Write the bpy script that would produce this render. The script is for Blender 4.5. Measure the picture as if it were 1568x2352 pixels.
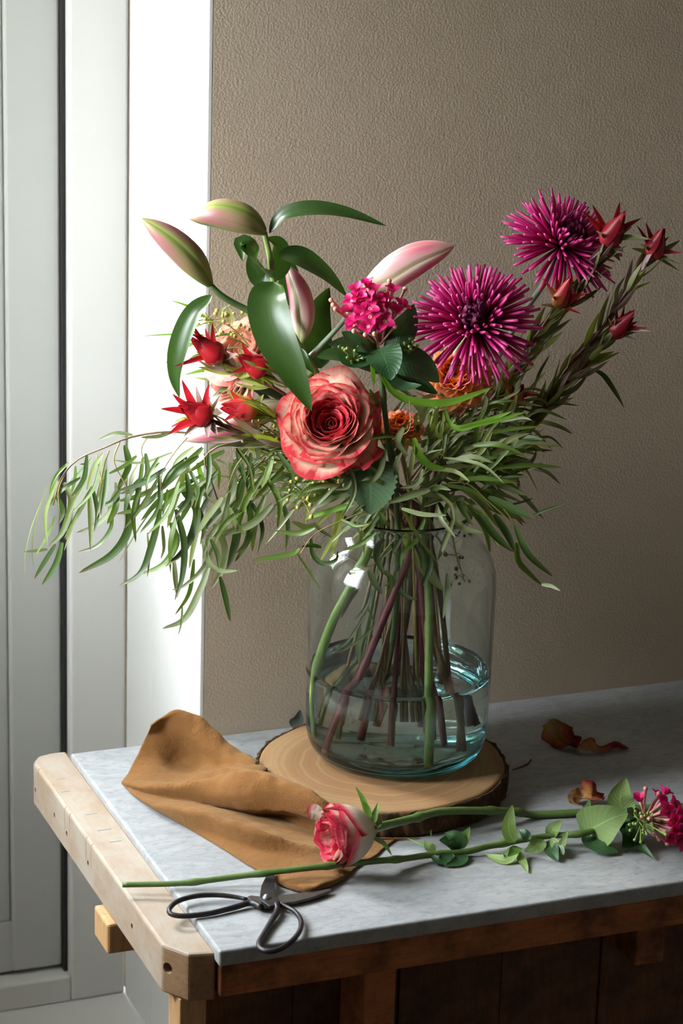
import bpy, bmesh, math, random
import numpy as np
from mathutils import Vector, Matrix, noise

for _o in list(bpy.data.objects):
    bpy.data.objects.remove(_o)
scene = bpy.context.scene
col = scene.collection
random.seed(7)
rng = random.Random(11)

# ------------------------------------------------------------------ camera
# metres; z = 0 is the marble top, x runs along the back wall, y towards it, the jar axis is x = y = 0
FPX, YAW, PITCH, ROLL = 5861.5, 0.38639, 0.29742, 0.03028
CAM = Vector((-1.12983, -2.58424, 1.19129))
FWD = Vector((math.sin(YAW) * math.cos(PITCH), math.cos(YAW) * math.cos(PITCH), -math.sin(PITCH)))
_rt = Vector((math.cos(YAW), -math.sin(YAW), 0))
_up = _rt.cross(FWD)
RGT = math.cos(ROLL) * _rt + math.sin(ROLL) * _up
UPV = -math.sin(ROLL) * _rt + math.cos(ROLL) * _up
HN = Vector((math.sin(YAW), math.cos(YAW), 0))          # horizontal view direction
BK = -FWD                                               # towards the viewer
cd = bpy.data.cameras.new('camera')
cd.sensor_fit = 'VERTICAL'
cd.sensor_height = 36.0
cd.lens = FPX / 2352 * 36
cd.clip_start = 0.05
cd.clip_end = 60
cd.dof.use_dof = True
cd.dof.focus_distance = 2.86
cd.dof.aperture_fstop = 9.0
cam = bpy.data.objects.new('camera', cd)
cam.matrix_world = Matrix(((RGT.x, UPV.x, BK.x, CAM.x), (RGT.y, UPV.y, BK.y, CAM.y), (RGT.z, UPV.z, BK.z, CAM.z), (0, 0, 0, 1)))
col.objects.link(cam)
scene.camera = cam

# ------------------------------------------------------------------ daylight and exposure
world = bpy.data.worlds.new('overcast_sky')
scene.world = world
world.use_nodes = True
wn = world.node_tree
wn.nodes.clear()
_tc = wn.nodes.new('ShaderNodeTexCoord')
_sp = wn.nodes.new('ShaderNodeSeparateXYZ')
_rp = wn.nodes.new('ShaderNodeValToRGB')
_bg = wn.nodes.new('ShaderNodeBackground')
_ow = wn.nodes.new('ShaderNodeOutputWorld')
wn.links.new(_tc.outputs['Generated'], _sp.inputs[0])
wn.links.new(_sp.outputs['Z'], _rp.inputs[0])
wn.links.new(_rp.outputs[0], _bg.inputs[0])
wn.links.new(_bg.outputs[0], _ow.inputs[0])
_rp.color_ramp.elements[0].position = 0.0
_rp.color_ramp.elements[0].color = (0.10, 0.11, 0.09, 1)      # ground outside
_rp.color_ramp.elements[1].position = 0.03
_rp.color_ramp.elements[1].color = (0.90, 0.96, 1.0, 1)       # even cloud cover
_bg.inputs['Strength'].default_value = 40.0

sun_d = bpy.data.lights.new('sun_through_cloud', 'SUN')
sun_d.energy = 4.0
sun_d.angle = math.radians(11)
sun_d.color = (1.0, 0.95, 0.87)
sun = bpy.data.objects.new('sun_through_cloud', sun_d)
sun.rotation_euler = Vector((0.56, -0.60, -0.46)).to_track_quat('-Z', 'Y').to_euler()
sun.location = (-3, 2, 3)
col.objects.link(sun)

def portal(name, loc, aim, sx, sy):
    d = bpy.data.lights.new(name, 'AREA')
    d.shape = 'RECTANGLE'
    d.size, d.size_y = sx, sy
    d.cycles.is_portal = True
    o = bpy.data.objects.new(name, d)
    o.rotation_euler = Vector(aim).to_track_quat('-Z', 'Z').to_euler()
    o.location = loc
    col.objects.link(o)

scene.view_settings.view_transform = 'Standard'
scene.view_settings.look = 'None'
scene.view_settings.gamma = 1.0
scene.view_settings.use_curve_mapping = False
scene.view_settings.exposure = 0.36
scene.cycles.max_bounces = 14
scene.cycles.transmission_bounces = 14
scene.cycles.transparent_max_bounces = 16
scene.cycles.diffuse_bounces = 5
scene.cycles.glossy_bounces = 6
scene.cycles.use_denoising = True

# ------------------------------------------------------------------ placing helpers
def U(x, y, d=0.0):
    """world point seen at photo pixel (x, y), d metres nearer than the jar axis"""
    v = FWD * FPX + RGT * (x - 784) - UPV * (y - 1176)
    return CAM + v * ((-d - CAM.dot(HN)) / v.dot(HN))

def T(x, y, z=0.0):
    """world point seen at photo pixel (x, y) on the level z"""
    v = FWD * FPX + RGT * (x - 784) - UPV * (y - 1176)
    return CAM + v * ((z - CAM.z) / v.z)

PXM = 0.000505            # metres per photo pixel at the jar

def catmull(pts, n):
    P = np.array([tuple(p) for p in pts], float)
    if len(P) == 2:
        t = np.linspace(0, 1, n)[:, None]
        return P[0] * (1 - t) + P[1] * t
    Q = np.vstack([2 * P[0] - P[1], P, 2 * P[-1] - P[-2]])
    seg = len(P) - 1
    L = np.linalg.norm(np.diff(P, axis=0), axis=1)
    cum = np.concatenate([[0], np.cumsum(L)])
    out = []
    for s in np.linspace(0, cum[-1], n):
        i = min(max(int(np.searchsorted(cum, s, 'right')) - 1, 0), seg - 1)
        t = (s - cum[i]) / max(L[i], 1e-9)
        a, b, c, d = Q[i], Q[i + 1], Q[i + 2], Q[i + 3]
        out.append(0.5 * (2 * b + (c - a) * t + (2 * a - 5 * b + 4 * c - d) * t * t + (3 * b - 3 * c + d - a) * t ** 3))
    return np.array(out)

def unit(a):
    return a / max(np.linalg.norm(a), 1e-12)

def V3(a):
    return Vector((float(a[0]), float(a[1]), float(a[2])))

# ------------------------------------------------------------------ object helpers
def thing(name, label, cat, loc=(0, 0, 0), group=None):
    o = bpy.data.objects.new(name, None)
    o.empty_display_size = 0.01
    o.location = loc
    o['label'] = label
    o['category'] = cat
    if group:
        o['group'] = group
    col.objects.link(o)
    return o

def tag(o, label, cat, group=None, kind=None):
    o['label'] = label
    o['category'] = cat
    if group:
        o['group'] = group
    if kind:
        o['kind'] = kind
    return o

def wloc(o):
    v = Vector((0, 0, 0))
    while o is not None:
        v = v + o.location
        o = o.parent
    return v

def link(name, me, m, parent=None, matrix=None):
    o = bpy.data.objects.new(name, me)
    col.objects.link(o)
    if m is not None and len(me.materials) == 0:
        me.materials.append(m)
    if matrix is not None:
        o.matrix_basis = matrix
    if parent is not None:
        o.parent = parent
        o.location = o.location - wloc(parent)
    return o

def mesh(name, verts, faces, uvs=None, smooth=True):
    me = bpy.data.meshes.new(name)
    me.from_pydata([tuple(map(float, v)) for v in verts], [], faces)
    if uvs is not None:
        lay = me.uv_layers.new(name='UVMap')
        for lp in me.loops:
            lay.data[lp.index].uv = uvs[lp.vertex_index]
    if smooth:
        me.polygons.foreach_set('use_smooth', [True] * len(me.polygons))
    me.update()
    return me

def grid(name, fn, nu, nv, closed_u=False):
    """surface fn(u, v) -> point, u and v in 0..1"""
    vs, uv, fs = [], [], []
    for j in range(nv + 1):
        for i in range(nu + 1):
            u, v = i / nu, j / nv
            vs.append(fn(u, v))
            uv.append((u, v))
    for j in range(nv):
        for i in range(nu):
            a = j * (nu + 1) + i
            fs.append((a, a + 1, a + nu + 2, a + nu + 1))
    return mesh(name, vs, fs, uv)

def tube_mesh(name, pts, radii, sides=8, n=None, caps=True, wob=0.0, nodes=None):
    n = n or max(4, len(pts) * 5)
    S = catmull(pts, n)
    rr = np.interp(np.linspace(0, 1, n), np.linspace(0, 1, len(radii)), radii)
    if nodes:
        for q in nodes:
            rr = rr * (1 + 0.35 * np.exp(-((np.linspace(0, 1, n) - q) / 0.012) ** 2))
    tan = np.gradient(S, axis=0)
    tan = np.array([unit(t) for t in tan])
    ref = np.array([0.31, 0.27, 0.91])
    if abs(tan[0] @ ref) > 0.9:
        ref = np.array([0.9, -0.3, 0.2])
    s = unit(np.cross(tan[0], ref))
    vs, uv, fs = [], [], []
    for j in range(n):
        s = unit(s - tan[j] * (s @ tan[j]))
        b = np.cross(tan[j], s)
        for i in range(sides):
            a = 2 * math.pi * i / sides
            k = rr[j] * (1 + (wob * noise.noise(Vector((j * 0.4, i * 1.3, n * 0.7))) if wob else 0))
            vs.append(S[j] + (s * math.cos(a) + b * math.sin(a)) * k)
            uv.append((i / sides, j / (n - 1)))
    for j in range(n - 1):
        for i in range(sides):
            k = (i + 1) % sides
            fs.append((j * sides + i, j * sides + k, (j + 1) * sides + k, (j + 1) * sides + i))
    if caps:
        fs.append(tuple(range(sides))[::-1])
        fs.append(tuple(range((n - 1) * sides, n * sides)))
    return mesh(name, vs, fs, uv)

def tube(name, pts, radii, m, parent=None, **k):
    if not hasattr(radii, '__len__'):
        radii = [radii]
    off = np.array(wloc(parent)) if parent is not None else np.zeros(3)
    me = tube_mesh(name, [np.array(tuple(p)) - off for p in pts], radii, **k)
    o = bpy.data.objects.new(name, me)
    me.materials.append(m)
    col.objects.link(o)
    o.parent = parent
    return o

def prof_lance(v):
    return max(0.0, math.sin(math.pi * v ** 0.75)) ** 0.8 * (0.97) + 0.03 * (1 - v)

def prof_willow(v):
    return max(0.0, math.sin(math.pi * (0.04 + 0.96 * v) ** 0.8)) ** 0.55

def prof_ovate(v):
    return max(0.0, math.sin(math.pi * v ** 0.62)) ** 0.75

def prof_strap(v):
    return min(1.0, (v / 0.12 + 0.25)) * (max(0.0, 1 - v ** 2.6)) ** 0.8

def prof_petal(v):
    return (0.35 + 0.65 * min(1, v * 1.7)) * max(0.0, 1 - max(0, (v - 0.62) / 0.38) ** 2.2) ** 0.5

def prof_bract(v):
    return (0.55 + 0.75 * v) * (1 - v) ** 0.75 * 1.25 if v > 0.0 else 0.55

def blade_mesh(name, pts, width, nh, prof=prof_lance, cup=0.2, twist=0.0, wave=0.0, wk=5.0, nu=4, nv=14, serr=0.0, ph=0.0):
    S = catmull(pts, nv + 1)
    tan = np.array([unit(t) for t in np.gradient(S, axis=0)])
    nh = unit(np.array(tuple(nh), float))
    vs, uv, fs = [], [], []
    side = None
    for j in range(nv + 1):
        v = j / nv
        t = tan[j]
        sd = np.cross(t, nh)
        if np.linalg.norm(sd) < 0.15:
            sd = side if side is not None else np.cross(t, nh + np.array([0.3, 0.2, 0.4]))
        sd = unit(sd)
        side = sd
        nn = np.cross(sd, t)
        a = twist * (v - 0.3)
        s2 = sd * math.cos(a) + nn * math.sin(a)
        n2 = nn * math.cos(a) - sd * math.sin(a)
        w = 0.5 * width * prof(v)
        for i in range(nu + 1):
            u = 2 * i / nu - 1
            k = w
            if serr and i in (0, nu):
                k = w * (1 + serr * (1 if j % 2 else -1))
            h = cup * k * (u * u - 0.3)
            if wave:
                h += wave * k * abs(u) * math.sin(wk * v * 2 * math.pi + ph + (u > 0) * 1.7)
            vs.append(S[j] + s2 * u * k + n2 * h)
            uv.append((i / nu, v))
    for j in range(nv):
        for i in range(nu):
            a = j * (nu + 1) + i
            fs.append((a, a + 1, a + nu + 2, a + nu + 1))
    return mesh(name, vs, fs, uv)

def blade(name, pts, width, nh, m, parent, **k):
    off = np.array(wloc(parent)) if parent is not None else np.zeros(3)
    me = blade_mesh(name, [np.array(tuple(p)) - off for p in pts], width, nh, **k)
    me.materials.append(m)
    o = bpy.data.objects.new(name, me)
    col.objects.link(o)
    o.parent = parent
    return o

def lathe_mesh(name, prof, sides=64, wob=None):
    vs, fs, uv = [], [], []
    n = len(prof)
    for j, (r, z) in enumerate(prof):
        for i in range(sides):
            a = 2 * math.pi * i / sides
            k = r * (wob(a, z) if wob else 1)
            vs.append((k * math.cos(a), k * math.sin(a), z))
            uv.append((i / sides, j / (n - 1)))
    for j in range(n - 1):
        for i in range(sides):
            k = (i + 1) % sides
            fs.append((j * sides + i, j * sides + k, (j + 1) * sides + k, (j + 1) * sides + i))
    return mesh(name, vs, fs, uv)

def box_bm(bm, x0, x1, y0, y1, z0, z1):
    vs = [bm.verts.new(c) for c in ((x0, y0, z0), (x1, y0, z0), (x1, y1, z0), (x0, y1, z0), (x0, y0, z1), (x1, y0, z1), (x1, y1, z1), (x0, y1, z1))]
    for f in ((3, 2, 1, 0), (4, 5, 6, 7), (0, 1, 5, 4), (1, 2, 6, 5), (2, 3, 7, 6), (3, 0, 4, 7)):
        bm.faces.new([vs[i] for i in f])

def box(name, x0, x1, y0, y1, z0, z1, m, parent=None, bev=0.0, seg=2):
    bm = bmesh.new()
    c = Vector(((x0 + x1) / 2, (y0 + y1) / 2, (z0 + z1) / 2))
    box_bm(bm, x0 - c.x, x1 - c.x, y0 - c.y, y1 - c.y, z0 - c.z, z1 - c.z)
    if bev:
        bmesh.ops.bevel(bm, geom=list(bm.edges), offset=bev, segments=seg, affect='EDGES', profile=0.5)
    me = bpy.data.meshes.new(name)
    bm.to_mesh(me)
    bm.free()
    me.materials.append(m)
    o = bpy.data.objects.new(name, me)
    o.location = c - (wloc(parent) if parent is not None else Vector((0, 0, 0)))
    col.objects.link(o)
    o.parent = parent
    return o

def struct(o):
    o['kind'] = 'structure'
    return o

# ------------------------------------------------------------------ materials
class Mat:
    def __init__(self, name):
        self.m = bpy.data.materials.new(name)
        self.m.use_nodes = True
        self.t = self.m.node_tree
        self.t.nodes.clear()
        self.out = self.n('ShaderNodeOutputMaterial')
    def n(self, kind, **kw):
        nd = self.t.nodes.new(kind)
        for k, v in kw.items():
            setattr(nd, k, v)
        return nd
    def put(self, sock, v):
        if v is None:
            return
        if isinstance(v, bpy.types.NodeSocket):
            self.t.links.new(v, sock)
        elif isinstance(v, (tuple, list)) and len(v) == 3 and sock.type == 'RGBA':
            sock.default_value = (*v, 1)
        else:
            sock.default_value = v
    def math(self, op, a, b=None, c=None, clamp=False):
        nd = self.n('ShaderNodeMath', operation=op, use_clamp=clamp)
        self.put(nd.inputs[0], a)
        self.put(nd.inputs[1], b)
        self.put(nd.inputs[2], c)
        return nd.outputs[0]
    def mix(self, f, a, b, mode='MIX'):
        nd = self.n('ShaderNodeMix', data_type='RGBA', blend_type=mode)
        self.put(nd.inputs[0], f)
        self.put(nd.inputs[6], a)
        self.put(nd.inputs[7], b)
        return nd.outputs[2]
    def ramp(self, f, stops, interp='LINEAR'):
        nd = self.n('ShaderNodeValToRGB')
        r = nd.color_ramp
        r.interpolation = interp
        while len(r.elements) < len(stops):
            r.elements.new(0.5)
        for e, (p, c) in zip(r.elements, stops):
            e.position = p
            e.color = (*c, 1) if len(c) == 3 else c
        self.put(nd.inputs[0], f)
        return nd.outputs[0]
    def coords(self, kind='Object', scale=(1, 1, 1), rot=(0, 0, 0)):
        tc = self.n('ShaderNodeTexCoord')
        mp = self.n('ShaderNodeMapping')
        mp.inputs['Scale'].default_value = scale
        mp.inputs['Rotation'].default_value = rot
        self.t.links.new(tc.outputs[kind], mp.inputs[0])
        return mp.outputs[0]
    def noise(self, vec, scale, detail=3, rough=0.55, dist=0.0):
        nd = self.n('ShaderNodeTexNoise')
        self.put(nd.inputs['Vector'], vec)
        nd.inputs['Scale'].default_value = scale
        nd.inputs['Detail'].default_value = detail
        nd.inputs['Roughness'].default_value = rough
        nd.inputs['Distortion'].default_value = dist
        return nd.outputs[0]
    def uv(self):
        tc = self.n('ShaderNodeTexCoord')
        s = self.n('ShaderNodeSeparateXYZ')
        self.t.links.new(tc.outputs['UV'], s.inputs[0])
        return s.outputs[0], s.outputs[1]
    def rand(self):
        return self.n('ShaderNodeObjectInfo').outputs['Random']
    def bump(self, h, strength=0.3, dist=0.001):
        nd = self.n('ShaderNodeBump')
        nd.inputs['Strength'].default_value = strength
        nd.inputs['Distance'].default_value = dist
        self.put(nd.inputs['Height'], h)
        return nd.outputs[0]
    def bsdf(self, color, rough=0.5, normal=None, **kw):
        b = self.n('ShaderNodeBsdfPrincipled')
        self.put(b.inputs['Base Color'], color)
        self.put(b.inputs['Roughness'], rough)
        if normal is not None:
            self.put(b.inputs['Normal'], normal)
        for k, v in kw.items():
            self.put(b.inputs[k.replace('_', ' ')], v)
        return b.outputs[0]
    def done(self, surf, vol=None):
        self.t.links.new(surf, self.out.inputs['Surface'])
        if vol is not None:
            self.t.links.new(vol, self.out.inputs['Volume'])
        return self.m
    def shmix(self, f, a, b):
        nd = self.n('ShaderNodeMixShader')
        self.put(nd.inputs[0], f)
        self.t.links.new(a, nd.inputs[1])
        self.t.links.new(b, nd.inputs[2])
        return nd.outputs[0]

def thin(M, color, rough, transl, normal=None, tcol=None, spec=0.5):
    """a leaf or petal: glossy-diffuse surface that also lets light through"""
    a = M.bsdf(color, rough, normal, Specular_IOR_Level=spec)
    t = M.n('ShaderNodeBsdfTranslucent')
    M.put(t.inputs[0], tcol if tcol is not None else color)
    if normal is not None:
        M.put(t.inputs['Normal'], normal)
    return M.done(M.shmix(transl, a, t.outputs[0]))

def leaf_mat(name, dark, light, rough=0.4, transl=0.3, rib=0.5, veins='parallel', vk=9.0, spec=0.5, tipcol=None, vb=0.3):
    M = Mat(name)
    u, v = M.uv()
    c = M.math('ABSOLUTE', M.math('SUBTRACT', u, 0.5))
    nz = M.noise(M.coords('Object'), 60, 3)
    base = M.mix(nz, dark, light)
    base = M.mix(M.math('MULTIPLY', M.rand(), 0.45), base, tuple(min(1, x * 1.5) for x in light))
    if veins == 'parallel':
        w = M.math('SINE', M.math('MULTIPLY', u, vk * 2 * math.pi))
        h = M.math('MULTIPLY', w, 0.5)
    else:
        w = M.math('SINE', M.math('MULTIPLY', M.math('SUBTRACT', v, M.math('MULTIPLY', c, 0.55)), vk * 2 * math.pi))
        h = M.math('POWER', M.math('ABSOLUTE', w), 0.5)
        vein = M.math('POWER', M.math('SUBTRACT', 1.0, M.math('ABSOLUTE', w)), 6.0)
        base = M.mix(M.math('MULTIPLY', vein, 0.55 * rib), base, tuple(min(1, x * 1.8 + 0.02) for x in light))
    r = M.math('SUBTRACT', 1.0, M.math('DIVIDE', c, 0.035), clamp=True)
    base = M.mix(M.math('MULTIPLY', r, rib), base, tuple(min(1, x * 2.0 + 0.03) for x in light))
    if tipcol:
        base = M.mix(M.math('MULTIPLY', M.math('POWER', v, 14.0), 0.9), base, tipcol)
    nrm = M.bump(M.math('ADD', h, M.math('MULTIPLY', r, 0.8)), vb, 0.0006)
    tr = M.mix(1.0, base, (1.15, 1.3, 0.40), 'MULTIPLY')
    return thin(M, base, rough, transl, nrm, tr, spec)

def petal_mat(name, stops, rough=0.55, transl=0.35, edge=0.35, streak=0.25, epow=6.0, spec=0.25, jitter=0.2, bump=0.25):
    """colour from the petal's base (0) to its rim (1)"""
    M = Mat(name)
    u, v = M.uv()
    c = M.math('MULTIPLY', M.math('ABSOLUTE', M.math('SUBTRACT', u, 0.5)), 2.0)
    e = M.math('MULTIPLY', M.math('POWER', c, epow), edge)
    tc = M.n('ShaderNodeTexCoord')
    mp = M.n('ShaderNodeMapping')
    mp.inputs['Scale'].default_value = (14, 2.2, 1)
    M.t.links.new(tc.outputs['UV'], mp.inputs[0])
    off = M.n('ShaderNodeVectorMath', operation='ADD')
    M.t.links.new(mp.outputs[0], off.inputs[0])
    sc = M.math('MULTIPLY', M.rand(), 40.0)
    M.put(off.inputs[1], sc)
    nz = M.noise(off.outputs[0], 1.0, 3)
    f = M.math('ADD', M.math('ADD', v, e), M.math('MULTIPLY', M.math('SUBTRACT', nz, 0.5), streak))
    f = M.math('ADD', f, M.math('MULTIPLY', M.math('SUBTRACT', M.rand(), 0.5), jitter), clamp=True)
    c_ = M.ramp(f, stops)
    nrm = M.bump(nz, bump, 0.0008)
    return thin(M, c_, rough, transl, nrm, c_, spec)

def plain(name, c, rough=0.5, metal=0.0, var=0.0, scale=60, spec=0.5):
    M = Mat(name)
    colr = c
    if var:
        colr = M.mix(M.noise(M.coords(), scale, 4), tuple(x * (1 - var) for x in c), tuple(min(1, x * (1 + var)) for x in c))
    return M.done(M.bsdf(colr, rough, Metallic=metal, Specular_IOR_Level=spec))

def m_wall():
    M = Mat('beige_textured_paint')
    co = M.coords('Object')
    a = M.noise(co, 330, 2, 0.5, 0.3)
    b = M.noise(co, 9, 3)
    c = M.mix(b, (0.40, 0.328, 0.248), (0.45, 0.367, 0.278))
    h = M.ramp(a, [(0.35, (0, 0, 0)), (0.68, (1, 1, 1))])
    return M.done(M.bsdf(c, 0.75, M.bump(h, 0.28, 0.0011), Specular_IOR_Level=0.3))

def m_white(name, c=(0.62, 0.62, 0.60)):
    M = Mat(name)
    nz = M.noise(M.coords('Object'), 6, 4)
    dirt = M.ramp(M.noise(M.coords('Object', (3, 3, 1)), 30, 5, 0.7), [(0.66, (0, 0, 0)), (0.80, (0.35, 0.35, 0.35))])
    k = M.mix(nz, tuple(x * 0.95 for x in c), c)
    k = M.mix(dirt, k, (0.50, 0.47, 0.42))
    return M.done(M.bsdf(k, 0.42))

def m_marble():
    M = Mat('white_marble')
    co = M.coords('Object', (1, 2.0, 1), (0, 0, 0.25))
    w1 = M.noise(co, 5, 6, 0.62, 0.9)
    w2 = M.noise(co, 16, 6, 0.65, 1.4)
    w3 = M.noise(co, 62, 5, 0.7, 0.2)
    v1 = M.ramp(M.math('ABSOLUTE', M.math('SUBTRACT', w1, 0.5)), [(0.0, (1, 1, 1)), (0.09, (0, 0, 0))])
    v2 = M.ramp(M.math('ABSOLUTE', M.math('SUBTRACT', w2, 0.52)), [(0.0, (1, 1, 1)), (0.06, (0, 0, 0))])
    sp = M.ramp(w3, [(0.54, (0, 0, 0)), (0.66, (1, 1, 1))])
    c = M.mix(w1, (0.29, 0.30, 0.305), (0.37, 0.38, 0.385))
    c = M.mix(M.math('MULTIPLY', v1, 0.20), c, (0.13, 0.14, 0.15))
    c = M.mix(M.math('MULTIPLY', v2, 0.24), c, (0.12, 0.13, 0.14))
    c = M.mix(M.math('MULTIPLY', sp, 0.36), c, (0.11, 0.115, 0.12))
    return M.done(M.bsdf(c, M.ramp(w2, [(0.3, (0.40,) * 3), (0.7, (0.52,) * 3)]), Specular_IOR_Level=0.32))

def m_wood(name, c1, c2, axis='Y', rough=0.65, scale=1.0, worn=None, dark=None):
    M = Mat(name)
    s = {'X': (1.2, 14, 14), 'Y': (14, 1.2, 14), 'Z': (14, 14, 1.2)}[axis]
    co = M.coords('Object', tuple(x * scale for x in s))
    a = M.noise(co, 3.0, 6, 0.65, 0.8)
    b = M.noise(co, 14.0, 4, 0.7, 0.2)
    c = M.mix(a, c1, c2)
    c = M.mix(M.math('MULTIPLY', M.ramp(b, [(0.45, (0, 0, 0)), (0.7, (1, 1, 1))]), 0.4), c, tuple(x * 0.3 for x in c1))
    if worn:
        n2 = M.noise(M.coords('Object', (6, 4, 6)), 3.0, 6, 0.7)
        s_ = M.n('ShaderNodeSeparateXYZ')          # pale only on the lit top and outer side: wear plus painted light
        M.t.links.new(M.n('ShaderNodeNewGeometry').outputs['True Normal'], s_.inputs[0])
        lit_mask = M.math('ADD', M.math('MULTIPLY', s_.outputs[2], 1.0), M.math('MULTIPLY', s_.outputs[0], -0.75))
        lit_mask = M.ramp(lit_mask, [(0.66, (0, 0, 0)), (0.74, (1, 1, 1))])
        c = M.mix(M.math('MULTIPLY', M.ramp(n2, [(0.40, (0.92,) * 3), (0.72, (0.25,) * 3)]), lit_mask), c, worn)
    if dark:
        n3 = M.noise(M.coords('Object', (5, 5, 5)), 2.2, 5, 0.7)
        c = M.mix(M.ramp(n3, [(0.42, (0, 0, 0)), (0.62, (0.85,) * 3)]), c, dark)
    return M.done(M.bsdf(c, rough, M.bump(M.math('ADD', a, b), 0.35, 0.0012), Specular_IOR_Level=0.3))

def m_slice():
    M = Mat('sawn_end_grain')
    co = M.coords('Object')
    wob = M.noise(co, 9, 4)
    s = M.n('ShaderNodeSeparateXYZ')
    M.t.links.new(co, s.inputs[0])
    r = M.math('SQRT', M.math('ADD', M.math('POWER', s.outputs[0], 2.0), M.math('POWER', s.outputs[1], 2.0)))
    r = M.math('ADD', r, M.math('MULTIPLY', M.math('SUBTRACT', wob, 0.5), 0.035))
    ring = M.math('SINE', M.math('MULTIPLY', r, 430.0))
    big = M.math('SINE', M.math('MULTIPLY', r, 150.0))
    base = M.ramp(r, [(0.0, (0.17, 0.088, 0.040)), (0.07, (0.20, 0.108, 0.048)), (0.11, (0.23, 0.130, 0.060)), (0.128, (0.30, 0.190, 0.092)), (0.145, (0.24, 0.14, 0.066))])
    c = M.mix(M.math('MULTIPLY', M.math('POWER', M.math('ABSOLUTE', ring), 8.0), 0.22), base, (0.13, 0.065, 0.028))
    c = M.mix(M.math('MULTIPLY', M.math('POWER', M.math('ABSOLUTE', big), 14.0), 0.35), c, (0.33, 0.215, 0.105))
    fine = M.noise(co, 420, 3)
    c = M.mix(M.math('MULTIPLY', fine, 0.35), c, (0.18, 0.095, 0.04))
    blot = M.noise(co, 22, 4)
    c = M.mix(M.ramp(blot, [(0.48, (0, 0, 0)), (0.75, (0.4,) * 3)]), c, (0.22, 0.10, 0.036))
    return M.done(M.bsdf(c, 0.8, M.bump(fine, 0.3, 0.0006), Specular_IOR_Level=0.2))

def m_suede():
    M = Mat('tan_suede')
    co = M.coords('Object')
    a = M.noise(co, 22, 5, 0.65)
    b = M.noise(co, 700, 2)
    c = M.mix(a, (0.155, 0.068, 0.020), (0.225, 0.106, 0.034))
    c = M.mix(M.math('MULTIPLY', b, 0.25), c, (0.10, 0.045, 0.014))
    return M.done(M.bsdf(c, 0.9, M.bump(M.math('ADD', b, M.math('MULTIPLY', M.noise(co, 75, 4, 0.6, 0.8), 2.2)), 0.45, 0.0022), Specular_IOR_Level=0.12, Sheen_Weight=0.25, Sheen_Roughness=0.5, Sheen_Tint=(0.9, 0.62, 0.35)))

def m_glass():
    M = Mat('thick_clear_glass')
    g = M.n('ShaderNodeBsdfGlass')
    g.inputs['IOR'].default_value = 1.48
    g.inputs['Roughness'].default_value = 0.0
    g.inputs['Color'].default_value = (0.985, 0.995, 0.995, 1)
    ab = M.n('ShaderNodeVolumeAbsorption')
    ab.inputs['Color'].default_value = (0.05, 0.62, 0.66, 1)
    ab.inputs['Density'].default_value = 13.0
    nz = M.noise(M.coords('Object', (1, 1, 0.25)), 28, 2)
    M.put(g.inputs['Normal'], M.bump(nz, 0.10, 0.004))
    return M.done(g.outputs[0], ab.outputs[0])

def m_water():
    M = Mat('water')
    g = M.n('ShaderNodeBsdfGlass')
    g.inputs['IOR'].default_value = 1.33
    g.inputs['Roughness'].default_value = 0.0
    g.inputs['Color'].default_value = (0.97, 0.995, 0.99, 1)
    ab = M.n('ShaderNodeVolumeAbsorption')
    ab.inputs['Color'].default_value = (0.30, 0.72, 0.70, 1)
    ab.inputs['Density'].default_value = 1.2
    return M.done(g.outputs[0], ab.outputs[0])

def m_pane():
    M = Mat('window_glass')
    t = M.n('ShaderNodeBsdfTransparent')
    g = M.n('ShaderNodeBsdfGlossy')
    g.inputs['Roughness'].default_value = 0.01
    return M.done(M.shmix(0.05, t.outputs[0], g.outputs[0]))

def m_iron():
    M = Mat('black_forged_iron')
    nz = M.noise(M.coords('Object'), 90, 5, 0.7)
    c = M.mix(M.ramp(nz, [(0.50, (0, 0, 0)), (0.72, (1, 1, 1))]), (0.018, 0.018, 0.022), (0.075, 0.035, 0.02))
    return M.done(M.bsdf(c, 0.42, M.bump(nz, 0.25, 0.0006), Metallic=0.35))

WALL, WHITE, MARBLE = m_wall(), m_white('white_gloss_paint'), m_marble()
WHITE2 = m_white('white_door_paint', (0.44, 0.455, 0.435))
BLACK = plain('black_rubber', (0.012, 0.012, 0.012), 0.7)
ROOM = plain('room_plaster', (0.60, 0.55, 0.49), 0.9, var=0.1, scale=3)
PLANK = m_wood('worn_lit_bench_wood', (0.24, 0.135, 0.068), (0.34, 0.21, 0.115), 'Y', worn=(0.36, 0.315, 0.26))  # light on the top and outer side is painted into the pale coat
RAIL = m_wood('reddish_brown_wood', (0.30, 0.098, 0.032), (0.44, 0.165, 0.055), 'X', dark=(0.055, 0.02, 0.01))
LEGW = m_wood('orange_brown_wood', (0.44, 0.25, 0.11), (0.58, 0.36, 0.18), 'Z')
DARKW = m_wood('dark_stained_wood', (0.085, 0.034, 0.012), (0.15, 0.066, 0.025), 'Z', dark=(0.03, 0.012, 0.007))
FLOORW = m_wood('floor_boards', (0.12, 0.08, 0.05), (0.17, 0.115, 0.075), 'X')

# ------------------------------------------------------------------ the room
H0, H1 = -0.80, 1.90
wb = struct(box('wall_back', -0.1775, 1.70, 0.184, 0.56, H0, H1, WALL))
struct(box('trim_1', -0.1835, -0.1778, 0.1842, 0.3722, -0.502, H1, WHITE, bev=0.0012))
struct(box('trim_2', -0.1829, -0.1778, 0.3745, 0.4895, -0.502, H1, WHITE, bev=0.0012))
struct(box('floor', -2.0, 2.8, -3.6, 0.9, H0 - 0.05, H0, FLOORW))
struct(box('ceiling', -2.0, 2.8, -3.6, 0.9, H1, H1 + 0.05, ROOM))
struct(box('wall_right', 1.70, 1.75, -3.6, 0.6, H0, H1, ROOM))
struct(box('wall_front', -2.0, 2.8, -3.65, -3.6, H0, H1, ROOM))

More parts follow.
